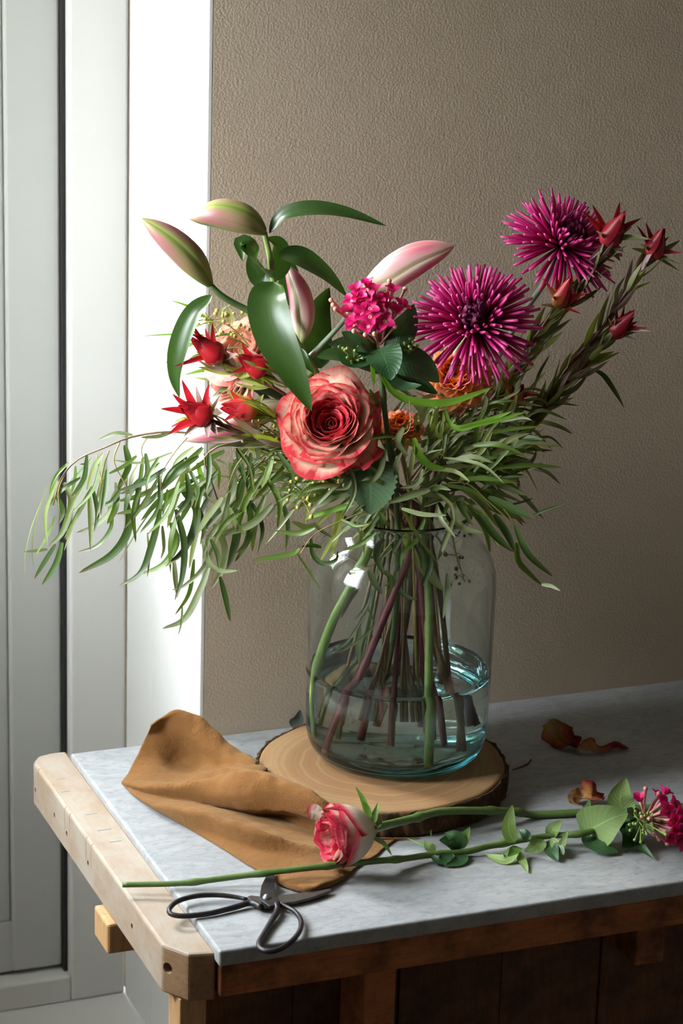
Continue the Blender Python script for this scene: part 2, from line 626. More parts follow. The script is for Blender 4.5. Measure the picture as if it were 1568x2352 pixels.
def wall_left():
    bm = bmesh.new()
    x0, x1 = -1.10, -1.00
    y0, y1, z0, z1 = -0.29, 0.174, 0.32, 1.45      # the side window opening
    box_bm(bm, x0, x1, -0.80, y0, H0, H1)
    box_bm(bm, -2.0, x0, -0.80, -0.70, H0, H1)          # the room widens past the bay
    box_bm(bm, -2.0, -1.9, -3.6, -0.80, H0, H1)
    box_bm(bm, x0, x1, y1, 0.62, H0, H1)
    box_bm(bm, x0, x1, y0, y1, H0, z0)
    box_bm(bm, x0, x1, y0, y1, z1, H1)
    me = bpy.data.meshes.new('wall_left')
    bm.to_mesh(me)
    bm.free()
    struct(link('wall_left', me, ROOM))
    w = struct(box('window_2', x0 + 0.02, x0 + 0.07, y0, y0 + 0.06, z0, z1, WHITE))
    box('frame_stile', x0 + 0.02, x0 + 0.07, y1 - 0.06, y1, z0, z1, WHITE, w)
    box('frame_rail', x0 + 0.02, x0 + 0.07, y0 + 0.06, y1 - 0.06, z0, z0 + 0.06, WHITE, w)
    box('frame_rail', x0 + 0.02, x0 + 0.07, y0 + 0.06, y1 - 0.06, z1 - 0.06, z1, WHITE, w)
    box('pane', x0 + 0.043, x0 + 0.047, y0 + 0.06, y1 - 0.06, z0 + 0.06, z1 - 0.06, PANE, w)
    box('sill', x0 + 0.07, x1 + 0.05, y0, y1, z0 - 0.03, z0, WHITE, w)
    portal('side_window_daylight', (x0 - 0.02, (y0 + y1) / 2, (z0 + z1) / 2), (1, 0, 0), y1 - y0, z1 - z0)

PANE = m_pane()
wall_left()

# glazed door in the recess: fixed frame, black seal, sash with bead and pane
w1 = struct(box('window_1', -0.2605, -0.1835, 0.4905, 0.56, -0.502, 1.76, WHITE, bev=0.004, seg=3))
box('frame_stile', -1.0, -0.94, 0.49, 0.56, -0.502, 1.76, WHITE, w1)
box('frame_rail', -0.94, -0.2605, 0.49, 0.56, -0.502, -0.463, WHITE, w1, bev=0.003)
box('frame_rail', -0.94, -0.2605, 0.49, 0.56, 1.68, 1.76, WHITE, w1)
box('seal', -0.2660, -0.2606, 0.506, 0.56, -0.463, 1.68, BLACK, w1)
box('seal', -0.94, -0.2655, 0.528, 0.56, -0.463, -0.4565, BLACK, w1)
sash = box('sash', -0.336, -0.2660, 0.514, 0.56, -0.4565, 1.68, WHITE2, w1, bev=0.003)
box('sash_rail', -0.94, -0.336, 0.518, 0.56, -0.4565, -0.383, WHITE2, sash)
box('sash_rail', -0.94, -0.336, 0.518, 0.56, 1.60, 1.68, WHITE2, sash)
box('sash_stile', -0.94, -0.87, 0.518, 0.56, -0.383, 1.60, WHITE2, sash)
box('bead', -0.375, -0.3362, 0.5225, 0.556, -0.383, 1.60, WHITE2, sash, bev=0.003)
GZ, GT = 0.54, 1.15  # unseen glass height, set to hold back light on the marble
box('lower_panel', -0.87, -0.375, 0.530, 0.548, -0.383, GZ, WHITE2, sash)
box('side_light_block', -0.47, -0.375, 0.530, 0.548, GZ, GT, WHITE2, sash)  # unseen, added to narrow the glass and cut its light
box('upper_light_block', -0.87, -0.375, 0.530, 0.548, GT, 1.60, WHITE2, sash)  # unseen, added to block sky light through the top of the door
box('pane', -0.87, -0.47, 0.538, 0.542, GZ, GT, PANE, sash)
portal('door_daylight', (-0.67, 0.585, (GZ + GT) / 2), (0, -1, 0), 0.40, GT - GZ)
struct(box('sill_1', -1.0, -0.1778, 0.1845, 0.62, -0.80, -0.502, WHITE))
struct(box('lintel_1', -1.0, -0.1778, 0.49, 0.56, 1.76, H1, WHITE))

# ------------------------------------------------------------------ workbench and marble
bench = thing('workbench', 'worn wooden workbench with a pale end plank full of peg holes under the marble', 'workbench', (0.3, -0.1, H0))

def plank():
    out = [(-0.345, -0.352), (-0.3735, -0.3466), (-0.392, -0.317), (-0.392, 0.190), (-0.381, 0.207), (-0.365, 0.2125), (-0.345, 0.2125)]
    z0, z1 = -0.063, -0.0085
    bm = bmesh.new()
    a = [bm.verts.new((x, y, z0)) for x, y in out]
    b = [bm.verts.new((x, y, z1)) for x, y in out]
    n = len(out)
    bm.faces.new(a)
    bm.faces.new(b[::-1])
    for i in range(n):
        k = (i + 1) % n
        bm.faces.new((a[i], b[i], b[k], a[k]))
    bmesh.ops.recalc_face_normals(bm, faces=bm.faces)
    bmesh.ops.bevel(bm, geom=[e for e in bm.edges if e.calc_length() > 0.001], offset=0.003, segments=2, affect='EDGES', profile=0.5)
    me = bpy.data.meshes.new('end_plank')
    bm.to_mesh(me)
    bm.free()
    o = bpy.data.objects.new('end_plank', me)
    me.materials.append(PLANK)
    col.objects.link(o)
    # drilled peg holes and saw kerfs in the side face
    bm = bmesh.new()
    for (px, py) in ((73, 1803), (125, 1873), (153, 1915), (202, 1983), (303, 2128)):
        v = FWD * FPX + RGT * (px - 784) - UPV * (py - 1176)
        p = CAM + v * ((-0.392 - CAM.x) / v.x)
        p.y = min(p.y, 0.18)
        p.z = max(min(p.z, -0.016), -0.055)
        bmesh.ops.create_cone(bm, cap_ends=True, segments=14, radius1=0.0036, radius2=0.0036, depth=0.04,
                              matrix=Matrix.Translation((-0.392, p.y, p.z)) @ Matrix.Rotation(math.pi / 2, 4, 'Y'))
        for dy in (0.012, -0.008):
            if py not in (1873, 2128):
                c = Matrix.Translation((-0.392, p.y - dy, -0.022)) @ Matrix.Diagonal((0.006, 0.0009, 0.032, 1))
                bmesh.ops.create_cube(bm, size=1, matrix=c)
    d = Vector((-0.85, -0.53, 0)).normalized()
    bmesh.ops.create_cone(bm, cap_ends=True, segments=16, radius1=0.0062, radius2=0.0062, depth=0.05,
                          matrix=Matrix.Translation((-0.3878, -0.3235, -0.033)) @ d.to_track_quat('Z', 'Y').to_matrix().to_4x4())
    cm = bpy.data.meshes.new('cut')
    bm.to_mesh(cm)
    bm.free()
    cut = bpy.data.objects.new('cut', cm)
    col.objects.link(cut)
    md = o.modifiers.new('holes', 'BOOLEAN')
    md.object = cut
    md.operation = 'DIFFERENCE'
    md.solver = 'EXACT'
    dg = bpy.context.evaluated_depsgraph_get()
    dg.update()
    new = bpy.data.meshes.new_from_object(o.evaluated_get(dg))
    o.modifiers.clear()
    o.data = new
    bpy.data.objects.remove(cut)
    o.parent = bench
    o.location = -wloc(bench)
plank()
# old chalk and saw marks pressed into the plank's top
for (px, py, l) in ((140, 1789, 0.010), (150, 1818, 0.011), (210, 1870, 0.014), (240, 1906, 0.016), (264, 1933, 0.014)):
    p = T(px, py, -0.0085)
    box('saw_mark', max(p.x - l / 2, -0.389), min(p.x + l / 2, -0.349), p.y - 0.0009, p.y + 0.0009, -0.0089, -0.0082, plain('pencil_grey', (0.22, 0.24, 0.25), 0.9), bench)
box('front_rail', -0.343, 1.35, -0.360, -0.333, -0.0565, -0.0182, RAIL, bench, bev=0.002)
box('rear_rail', -0.343, 1.35, 0.14, 0.168, -0.0565, -0.0182, RAIL, bench, bev=0.002)
box('leg', -0.3790, -0.350, -0.338, -0.300, H0, -0.0632, LEGW, bench, bev=0.0015)
box('leg', -0.12, -0.085, 0.10, 0.138, H0, -0.0632, LEGW, bench, bev=0.0015)
box('leg', 1.25, 1.29, -0.330, -0.285, H0, -0.0567, LEGW, bench, bev=0.0015)
box('leg', 1.25, 1.29, 0.12, 0.158, H0, -0.0567, LEGW, bench, bev=0.0015)
box('cross_beam', -0.4005, 1.25, -0.150, -0.098, -0.1000, -0.0634, LEGW, bench, bev=0.003)
for i, x in enumerate((-0.17, 0.155, 0.49)):
    box('batten', x, x + 0.036, -0.332, -0.262, -0.115 if i else -0.30, -0.0567, RAIL, bench, bev=0.002)
for i in range(13):
    x = -0.3485 + i * 0.125
    box('panel_board', x, x + 0.1235, -0.262 + 0.002 * (i % 2), -0.240, -0.42, -0.0567, DARKW, bench, bev=0.001)

def slab():
    bm = bmesh.new()
    cx, cy = 0.5, -0.09
    box_bm(bm, -0.347 - cx, 1.35 - cx, -0.367 - cy, 0.1838 - cy, -0.018, 0.0)
    bmesh.ops.bevel(bm, geom=list(bm.edges), offset=0.0028, segments=3, affect='EDGES', profile=0.5)
    bmesh.ops.subdivide_edges(bm, edges=[e for e in bm.edges if e.calc_length() > 0.4], cuts=60)
    for v in bm.verts:
        q = noise.noise(Vector((v.co.x * 60, v.co.y * 60, 0))) * 0.0007 + noise.noise(Vector((v.co.x * 14, v.co.y * 14, 3))) * 0.0006
        if v.co.y < -0.27:
            v.co.y += q
        if v.co.x < -0.84:
            v.co.x += q
    me = bpy.data.meshes.new('marble_slab')
    bm.to_mesh(me)
    bm.free()
    o = link('marble_slab', me, MARBLE)
    o.location = (cx, cy, 0)
    tag(o, 'thick white marble slab with grey veins lying on the workbench', 'slab')
slab()

# ------------------------------------------------------------------ wood slice
SC = Vector((-0.0287, -0.0262, 0.0))
SZ = 0.032
def wob_slice(a, z=0):
    return 1 + 0.018 * math.sin(2 * a + 0.7) + 0.012 * math.sin(3 * a + 2.0) + 0.009 * math.sin(5 * a) + 0.004 * math.sin(11 * a)
def wood_slice():
    t = thing('wood_slice', 'round slice of tree trunk with bark edge under the glass jar', 'wood slice', SC)
    R = 0.1485
    me = lathe_mesh('sawn_wood', [(0.0005, 0.001), (R * 0.965, 0.001), (R * 0.972, 0.003), (R * 0.975, SZ - 0.0025), (R * 0.966, SZ - 0.0005), (R * 0.945, SZ), (R * 0.6, SZ), (0.0005, SZ)], 120, wob_slice)
    link('sawn_wood', me, m_slice(), t, Matrix.Translation(SC))
    M = Mat('tree_bark')
    co = M.coords('Object', (1, 1, 0.35))
    a = M.noise(co, 70, 6, 0.7, 0.6)
    c = M.ramp(a, [(0.30, (0.018, 0.010, 0.006)), (0.55, (0.085, 0.046, 0.024)), (0.78, (0.20, 0.115, 0.06))])
    bark = M.done(M.bsdf(c, 0.95, M.bump(a, 0.9, 0.004), Specular_IOR_Level=0.15))
    sides, vs, fs, uv = 260, [], [], []
    zs = [0.0008, 0.004, 0.009, 0.014, 0.019, 0.024, 0.028, SZ - 0.001, SZ - 0.0006, SZ - 0.003]
    for j, z in enumerate(zs):
        for i in range(sides):
            an = 2 * math.pi * i / sides
            q = noise.noise(Vector((math.cos(an) * 16, math.sin(an) * 16, z * 18))) * 0.0032 + noise.noise(Vector((math.cos(an) * 46, math.sin(an) * 46, z * 60))) * 0.0016
            rr = R * wob_slice(an) * (0.974 if j == len(zs) - 1 else 1.0) + (q if j < len(zs) - 1 else 0)
            if j == len(zs) - 2:
                rr -= 0.0022
            if j == 0:
                rr -= 0.003
            vs.append((rr * math.cos(an), rr * math.sin(an), z))
            uv.append((i / sides, j / len(zs)))
    for j in range(len(zs) - 1):
        for i in range(sides):
            k = (i + 1) % sides
            fs.append((j * sides + i, j * sides + k, (j + 1) * sides + k, (j + 1) * sides + i))
    link('bark', mesh('bark', vs, fs, uv), bark, t, Matrix.Translation(SC))
wood_slice()

# ------------------------------------------------------------------ glass jar and water
JZ = SZ + 0.0004
HW = 0.1399
RIM = 0.330
def jar():
    t = thing('glass_jar', 'large clear glass jar with wide shoulders holding the bouquet', 'jar', (0, 0, JZ))
    o = [(0.0004, 0.006), (0.03, 0.005), (0.06, 0.0015), (0.078, 0.0), (0.090, 0.002), (0.099, 0.008), (0.1045, 0.018), (0.1075, 0.034), (0.1085, 0.06), (0.1095, 0.12), (0.1098, 0.18),
         (0.1095, 0.215), (0.1070, 0.235), (0.1000, 0.252), (0.0900, 0.264), (0.0805, 0.272), (0.0755, 0.279), (0.0740, 0.285), (0.0745, 0.289), (0.0775, 0.2915), (0.0790, 0.2945), (0.0775, 0.2975), (0.0740, 0.2985)]
    i_ = [(0.0712, 0.2972), (0.0700, 0.290), (0.0702, 0.284), (0.0722, 0.276), (0.0775, 0.2685), (0.0870, 0.2605), (0.0965, 0.249), (0.1032, 0.234), (0.1058, 0.215), (0.1062, 0.18),
          (0.1058, 0.12), (0.1046, 0.06), (0.1025, 0.038), (0.0985, 0.026), (0.0905, 0.0195), (0.075, 0.0165), (0.05, 0.0165), (0.034, 0.0200), (0.028, 0.0225), (0.018, 0.0235), (0.0004, 0.024)]
    def den(p):
        S = catmull([(r, z, 0) for r, z in p], 70)
        return [(max(s[0], 0.0003), s[1]) for s in S]
    me = lathe_mesh('glass_body', den(o) + den(i_), 96, lambda a, z: 1 + 0.0022 * math.sin(3 * a + 9 * z) * math.sin(z * 30))
    bmx = bmesh.new()
    bmx.from_mesh(me)
    bmesh.ops.recalc_face_normals(bmx, faces=bmx.faces)
    bmx.to_mesh(me)
    bmx.free()
    link('glass_body', me, m_glass(), t, Matrix.Translation((0, 0, JZ)))
    # water: sits a hair inside the glass wall
    ww = [(r + 0.0004, z - 0.0004) for r, z in i_[::-1] if z < 0.10]
    ww = [(max(r, 0.0003), z) for r, z in ww]
    top = HW - JZ
    prof = den(ww) + [(0.1052, top - 0.01), (0.1060, top + 0.0014), (0.1045, top + 0.0004), (0.100, top), (0.06, top), (0.0003, top)]
    me = lathe_mesh('water', prof, 96)
    bmx = bmesh.new()
    bmx.from_mesh(me)
    bmesh.ops.recalc_face_normals(bmx, faces=bmx.faces)
    bmx.to_mesh(me)
    bmx.free()
    w = link('jar_water', me, m_water())
    w.location = (0, 0, JZ)
    tag(w, 'clear water standing in the lower part of the glass jar', 'water', kind='thing')
jar()

# ------------------------------------------------------------------ suede cloth
def cloth():
    # rows from the hidden back to the near edge; (photo x, photo y, height over the marble)
    rows = [
        [(352, 1720, 0.002), (410, 1712, 0.002), (470, 1716, 0.002), (545, 1742, 0.002), (610, 1782, 0.002), (700, 1815, 0.002), (775, 1852, 0.002), (860, 1872, 0.002), (930, 1885, 0.0015)],
        [(347, 1672, 0.050), (398, 1646, 0.062), (452, 1660, 0.058), (525, 1712, 0.040), (596, 1758, 0.028), (685, 1792, 0.028), (768, 1842, 0.020), (860, 1868, 0.006), (936, 1890, 0.0015)],
        [(347, 1662, 0.064), (403, 1629, 0.078), (456, 1648, 0.070), (522, 1702, 0.048), (590, 1748, 0.033), (680, 1786, 0.034), (764, 1836, 0.027), (862, 1872, 0.006), (942, 1896, 0.0015)],
        [(336, 1690, 0.044), (392, 1664, 0.060), (440, 1690, 0.050), (505, 1730, 0.038), (585, 1760, 0.036), (668, 1800, 0.036), (760, 1858, 0.026), (858, 1880, 0.005), (938, 1904, 0.0015)],
        [(314, 1738, 0.020), (368, 1732, 0.024), (424, 1750, 0.013), (490, 1766, 0.020), (572, 1764, 0.038), (655, 1788, 0.042), (752, 1848, 0.030), (850, 1884, 0.004), (925, 1916, 0.0015)],
        [(296, 1776, 0.007), (352, 1784, 0.010), (412, 1790, 0.012), (472, 1786, 0.026), (560, 1774, 0.050), (650, 1790, 0.054), (758, 1846, 0.040), (840, 1892, 0.004), (914, 1924, 0.0015)],
        [(280, 1797, 0.005), (345, 1803, 0.016), (408, 1803, 0.025), (470, 1795, 0.036), (556, 1782, 0.053), (644, 1802, 0.054), (752, 1860, 0.039), (828, 1902, 0.003), (902, 1934, 0.0015)],
        [(283, 1802, 0.003), (345, 1814, 0.012), (406, 1820, 0.017), (464, 1822, 0.024), (548, 1830, 0.034), (636, 1850, 0.030), (740, 1890, 0.022), (816, 1914, 0.003), (892, 1941, 0.0015)],
        [(286, 1806, 0.002), (346, 1823, 0.006), (405, 1832, 0.009), (466, 1842, 0.012), (562, 1860, 0.018), (648, 1866, 0.021), (738, 1898, 0.014), (806, 1922, 0.0025), (884, 1947, 0.0015)],
        [(288, 1808, 0.002), (346, 1827, 0.005), (405, 1838, 0.007), (468, 1848, 0.009), (578, 1871, 0.005), (662, 1877, 0.002), (742, 1904, 0.002), (802, 1930, 0.0025), (876, 1954, 0.0015)],
        [(292, 1812, 0.002), (348, 1836, 0.007), (406, 1848, 0.012), (468, 1858, 0.018), (554, 1886, 0.017), (628, 1912, 0.011), (708, 1934, 0.005), (796, 1942, 0.0025), (866, 1964, 0.0015)],
        [(300, 1820, 0.002), (352, 1848, 0.011), (410, 1860, 0.021), (476, 1870, 0.028), (550, 1895, 0.030), (622, 1922, 0.024), (706, 1948, 0.012), (790, 1958, 0.003), (842, 1978, 0.0015)],
        [(316, 1833, 0.0015), (366, 1864, 0.005), (425, 1890, 0.007), (492, 1916, 0.008), (568, 1948, 0.008), (640, 1962, 0.009), (712, 1978, 0.008), (782, 1980, 0.003), (818, 1994, 0.0015)],
        [(342, 1848, 0.0012), (388, 1874, 0.0015), (446, 1908, 0.002), (512, 1946, 0.003), (572, 1980, 0.004), (640, 1996, 0.005), (706, 2008, 0.008), (772, 2000, 0.006), (804, 2008, 0.002)],
        [(352, 1852, 0.0010), (396, 1879, 0.0010), (454, 1914, 0.0010), (520, 1953, 0.0010), (578, 1990, 0.0012), (630, 2018, 0.003), (700, 2036, 0.010), (752, 2022, 0.010), (796, 2013, 0.002)],
        [(353, 1853, 0.0005), (397, 1880, 0.0005), (455, 1915, 0.0005), (522, 1955, 0.0005), (580, 1993, 0.0006), (636, 2030, 0.001), (706, 2050, 0.004), (748, 2038, 0.004), (796, 2015, 0.001)],
    ]
    G = np.array([[tuple(T(x, y, z)) for x, y, z in r] for r in rows])
    nu, nv = 150, 150
    A = np.array([catmull(list(r), 60) for r in G])
    tt = np.linspace(0, 1, nu + 1)
    cols = []
    for k in range(60):
        cols.append(catmull(list(A[:, k, :]), nv + 1))
    C = np.array(cols)                       # 60 x nv+1 x 3
    vs, uv, fs = [], [], []
    for j in range(nv + 1):
        for i in range(nu + 1):
            x = tt[i] * 59
            a = min(int(x), 58)
            p = C[a, j] * (1 - (x - a)) + C[a + 1, j] * (x - a)
            h = p[2]
            w = min(1.0, max(0.0, h - 0.002) / 0.02)
            q = noise.noise(Vector((p[0] * 26 + p[1] * 14, p[1] * 22 - p[0] * 8, 1.3))) * 0.0060 + noise.noise(Vector((p[0] * 85 + p[1] * 40, p[1] * 60 - p[0] * 30, 4.1))) * 0.0024
            z = max(0.0006, h + q * w)
            ex, ey = p[0] - SC.x, p[1] - SC.y          # lies against the bark, never through it
            er, ea = math.hypot(ex, ey), math.atan2(ey, ex)
            lim = 0.1485 * wob_slice(ea) + 0.0045
            if er < lim and z < SZ + 0.004:
                p = np.array([SC.x + ex * lim / er, SC.y + ey * lim / er, z])
            vs.append((p[0], p[1], z))
            uv.append((i / nu, j / nv))
    for j in range(nv):
        for i in range(nu):
            a = j * (nu + 1) + i
            fs.append((a, a + nu + 1, a + nu + 2, a + 1))
    me = mesh('suede_cloth', vs, fs, uv)
    o = link('suede_cloth', me, m_suede())
    md = o.modifiers.new('thickness', 'SOLIDIFY')
    md.thickness = 0.0009
    md.offset = 1.0
    tag(o, 'crumpled tan suede cloth bunched up beside the wood slice', 'cloth')
cloth()

# ------------------------------------------------------------------ scissors
def scissors():
    iron = m_iron()
    steel = plain('worn_steel', (0.35, 0.35, 0.36), 0.35, 0.9, 0.2)
    blade_m = plain('dark_rusty_blade', (0.085, 0.070, 0.062), 0.5, 0.6, 0.5, 140)
    piv = T(612, 2064, 0.008)
    t = thing('scissors', 'black forged iron scissors with two open loop handles lying on the marble', 'scissors', (piv.x, piv.y, 0))
    def loop(pts, r):
        return tube('handle', [T(x, y, z) for x, y, z in pts], r, iron, t, sides=10, n=60)
    loop([(600, 2084, 0.0072), (575, 2074, 0.0058), (538, 2084, 0.0045), (480, 2098, 0.004), (424, 2104, 0.004), (394, 2100, 0.005), (389, 2088, 0.0065), (408, 2070, 0.0075), (450, 2058, 0.008),
          (500, 2056, 0.007), (545, 2061, 0.006), (566, 2066, 0.006)], [0.0034, 0.0034, 0.0030, 0.0030, 0.0028, 0.0028, 0.0028, 0.0026, 0.0022])
    loop([(634, 2076, 0.0090), (636, 2092, 0.0062), (622, 2118, 0.0045), (604, 2148, 0.004), (594, 2168, 0.004), (602, 2182, 0.0045), (630, 2184, 0.0055), (662, 2168, 0.006), (686, 2142, 0.006),
          (691, 2116, 0.0058), (678, 2095, 0.0056), (655, 2081, 0.0058), (642, 2074, 0.007)], [0.0036, 0.0034, 0.0030, 0.0030, 0.0030, 0.0028, 0.0028, 0.0026, 0.0022])
    def flat(name, pts, z0, z1, m, dz=0.0):
        """a forged plate: outline on the marble plane with a height for its back and tip"""
        bm = bmesh.new()
        n = len(pts)
        P = [T(x, y, z0) for x, y in pts]
        lo = [bm.verts.new((p.x, p.y, z0 + dz * i / n)) for i, p in enumerate(P)]
        hi = [bm.verts.new((p.x, p.y, z1 + dz * i / n)) for i, p in enumerate(P)]
        bm.faces.new(lo)
        bm.faces.new(hi[::-1])
        for i in range(n):
            k = (i + 1) % n
            bm.faces.new((lo[i], hi[i], hi[k], lo[k]))
        bmesh.ops.recalc_face_normals(bm, faces=bm.faces)
        bmesh.ops.bevel(bm, geom=list(bm.edges), offset=0.0006, segments=2, affect='EDGES', profile=0.5)
        me = bpy.data.meshes.new(name)
        bm.to_mesh(me)
        bm.free()
        o = link(name, me, m, t)
        return o
    flat('blade', [(600, 2076), (596, 2066), (600, 2040), (610, 2020), (622, 2009), (630, 2006), (631, 2034), (631, 2062), (641, 2074), (638, 2086), (618, 2088)], 0.0066, 0.0102, iron)
    flat('blade', [(566, 2066), (576, 2062), (606, 2066), (640, 2062), (690, 2056), (738, 2050), (762, 2046), (756, 2052), (720, 2066), (676, 2077), (640, 2082), (612, 2088), (588, 2086), (578, 2078)], 0.0030, 0.0062, blade_m)
    c = T(612, 2062, 0.0102)
    link('pivot', lathe_mesh('pivot', [(0.0002, 0.004), (0.002, 0.0037), (0.0032, 0.0022), (0.0044, 0.0012), (0.0046, -0.006)], 20), steel, t, Matrix.Translation(c))
scissors()

# ------------------------------------------------------------------ plant materials
LILY_LEAF = leaf_mat('lily_leaf', (0.017, 0.043, 0.009), (0.030, 0.066, 0.013), 0.34, 0.20, 0.12, 'parallel', 4.0, 0.45, None, 0.08)
EUC = {  # leaf tones with light and backlight painted into the colour
    'g': leaf_mat('eucalyptus_green', (0.046, 0.082, 0.012), (0.078, 0.128, 0.020), 0.42, 0.24, 0.3, 'parallel', 1.0, 0.4, (0.16, 0.05, 0.02)),
    'd': leaf_mat('eucalyptus_dark', (0.024, 0.050, 0.010), (0.042, 0.078, 0.016), 0.42, 0.18, 0.25, 'parallel', 1.0, 0.4, (0.16, 0.05, 0.02)),
    's': leaf_mat('eucalyptus_grey', (0.086, 0.112, 0.046), (0.132, 0.160, 0.068), 0.5, 0.18, 0.25, 'parallel', 1.0, 0.4, (0.16, 0.07, 0.03)),
    'p': leaf_mat('eucalyptus_pale', (0.145, 0.178, 0.082), (0.215, 0.250, 0.120), 0.5, 0.2, 0.2, 'parallel', 1.0, 0.4),
    'b': leaf_mat('eucalyptus_bright', (0.075, 0.165, 0.010), (0.115, 0.240, 0.018), 0.42, 0.35, 0.2, 'parallel', 1.0, 0.4),
    'o': leaf_mat('eucalyptus_olive', (0.135, 0.155, 0.044), (0.205, 0.225, 0.075), 0.5, 0.28, 0.3, 'parallel', 1.0, 0.4),
}
BROAD = leaf_mat('bouvardia_leaf', (0.016, 0.050, 0.018), (0.030, 0.085, 0.028), 0.38, 0.16, 0.3, 'pinnate', 5.0, 0.55)
BROADP = leaf_mat('bouvardia_leaf_underside', (0.150, 0.235, 0.075), (0.215, 0.310, 0.115), 0.6, 0.22, 0.6, 'pinnate', 5.0, 0.3)
ROSELEAF = leaf_mat('rose_leaf', (0.030, 0.060, 0.026), (0.050, 0.095, 0.040), 0.5, 0.12, 0.5, 'pinnate', 6.0, 0.4)
LEUCLEAF = leaf_mat('conebush_leaf', (0.150, 0.180, 0.036), (0.270, 0.300, 0.075), 0.5, 0.3, 0.15, 'parallel', 1.0, 0.35, (0.14, 0.02, 0.03))
LEUCLEAFD = leaf_mat('conebush_dark_leaf', (0.095, 0.105, 0.042), (0.175, 0.175, 0.085), 0.5, 0.22, 0.15, 'parallel', 1.0, 0.35, (0.14, 0.02, 0.03))
LEUCPALE = leaf_mat('conebush_mauve_leaf', (0.20, 0.10, 0.12), (0.32, 0.24, 0.22), 0.55, 0.2, 0.1, 'parallel', 1.0, 0.3)

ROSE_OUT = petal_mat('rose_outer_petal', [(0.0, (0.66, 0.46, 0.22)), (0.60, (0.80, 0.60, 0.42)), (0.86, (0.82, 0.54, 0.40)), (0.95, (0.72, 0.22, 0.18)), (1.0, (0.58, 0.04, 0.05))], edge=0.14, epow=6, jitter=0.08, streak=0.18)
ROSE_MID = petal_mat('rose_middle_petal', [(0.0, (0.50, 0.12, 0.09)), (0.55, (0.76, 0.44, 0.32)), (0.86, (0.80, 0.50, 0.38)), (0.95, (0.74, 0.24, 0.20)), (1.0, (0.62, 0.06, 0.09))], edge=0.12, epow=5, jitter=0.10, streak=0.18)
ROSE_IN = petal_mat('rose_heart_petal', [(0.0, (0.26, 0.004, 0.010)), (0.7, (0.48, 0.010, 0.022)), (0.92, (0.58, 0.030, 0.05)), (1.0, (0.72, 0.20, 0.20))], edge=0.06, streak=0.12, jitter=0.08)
PALE_OUT = petal_mat('pale_rose_petal', [(0.0, (0.76, 0.52, 0.28)), (0.6, (0.84, 0.66, 0.52)), (0.88, (0.84, 0.60, 0.48)), (1.0, (0.74, 0.26, 0.22))], edge=0.25)
PALE_IN = petal_mat('pale_rose_heart', [(0.0, (0.70, 0.36, 0.18)), (0.6, (0.82, 0.54, 0.38)), (1.0, (0.78, 0.36, 0.28))], edge=0.2)
BUD_OUT = petal_mat('cream_rose_petal', [(0.0, (0.62, 0.58, 0.30)), (0.35, (0.72, 0.66, 0.52)), (0.72, (0.74, 0.60, 0.50)), (0.90, (0.62, 0.10, 0.12)), (1.0, (0.48, 0.02, 0.05))], edge=0.18, epow=9, streak=0.12, jitter=0.04)
BUD_MID = petal_mat('cream_pink_rose_petal', [(0.0, (0.60, 0.50, 0.28)), (0.6, (0.74, 0.58, 0.46)), (0.86, (0.74, 0.42, 0.36)), (1.0, (0.58, 0.05, 0.10))], edge=0.14, jitter=0.1)
BUD_IN = petal_mat('pink_rose_heart', [(0.0, (0.40, 0.04, 0.04)), (0.6, (0.62, 0.16, 0.14)), (0.84, (0.76, 0.46, 0.38)), (1.0, (0.60, 0.04, 0.09))], edge=0.16, jitter=0.26)
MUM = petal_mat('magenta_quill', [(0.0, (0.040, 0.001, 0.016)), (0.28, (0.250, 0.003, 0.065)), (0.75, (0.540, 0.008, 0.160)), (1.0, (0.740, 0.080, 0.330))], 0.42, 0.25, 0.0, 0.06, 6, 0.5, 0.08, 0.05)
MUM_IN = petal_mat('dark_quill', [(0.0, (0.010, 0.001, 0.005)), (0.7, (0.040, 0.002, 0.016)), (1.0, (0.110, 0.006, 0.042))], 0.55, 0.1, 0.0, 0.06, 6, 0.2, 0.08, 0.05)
DAH = petal_mat('apricot_petal', [(0.0, (0.90, 0.50, 0.06)), (0.5, (0.92, 0.55, 0.12)), (0.85, (0.90, 0.50, 0.24)), (1.0, (0.82, 0.30, 0.26))], transl=0.45, edge=0.3, epow=4, streak=0.2)
DAH_IN = petal_mat('orange_red_petal', [(0.0, (0.80, 0.10, 0.01)), (0.6, (0.84, 0.13, 0.015)), (1.0, (0.88, 0.30, 0.06))], edge=0.2)
RED = petal_mat('scarlet_bract', [(0.0, (0.45, 0.16, 0.04)), (0.22, (0.42, 0.014, 0.018)), (0.75, (0.38, 0.007, 0.014)), (1.0, (0.18, 0.004, 0.012))], 0.34, 0.28, 0.0, 0.22, 6, 0.5, 0.12, 0.1)
REDK = petal_mat('crimson_bract', [(0.0, (0.36, 0.05, 0.05)), (0.4, (0.30, 0.010, 0.022)), (1.0, (0.20, 0.006, 0.014))], 0.4, 0.25, 0.0, 0.25, 6, 0.45, 0.2, 0.1)
REDY = petal_mat('red_bract_green_base', [(0.0, (0.42, 0.42, 0.08)), (0.35, (0.52, 0.16, 0.05)), (0.7, (0.50, 0.02, 0.03)), (1.0, (0.34, 0.008, 0.016))], 0.38, 0.3, 0.0, 0.3, 6, 0.45, 0.25, 0.1)
PINK = petal_mat('hot_pink_petal', [(0.0, (0.55, 0.02, 0.10)), (0.25, (0.60, 0.008, 0.11)), (1.0, (0.66, 0.014, 0.20))], 0.45, 0.3, 0.0, 0.1, 6, 0.35, 0.15, 0.1)
STEM = plain('green_stem', (0.150, 0.230, 0.050), 0.45, var=0.25, scale=120)
STEML = plain('cut_green_stem', (0.085, 0.145, 0.030), 0.45, var=0.35, scale=90)
STEMD = plain('dark_green_stem', (0.060, 0.105, 0.030), 0.5, var=0.35, scale=120)
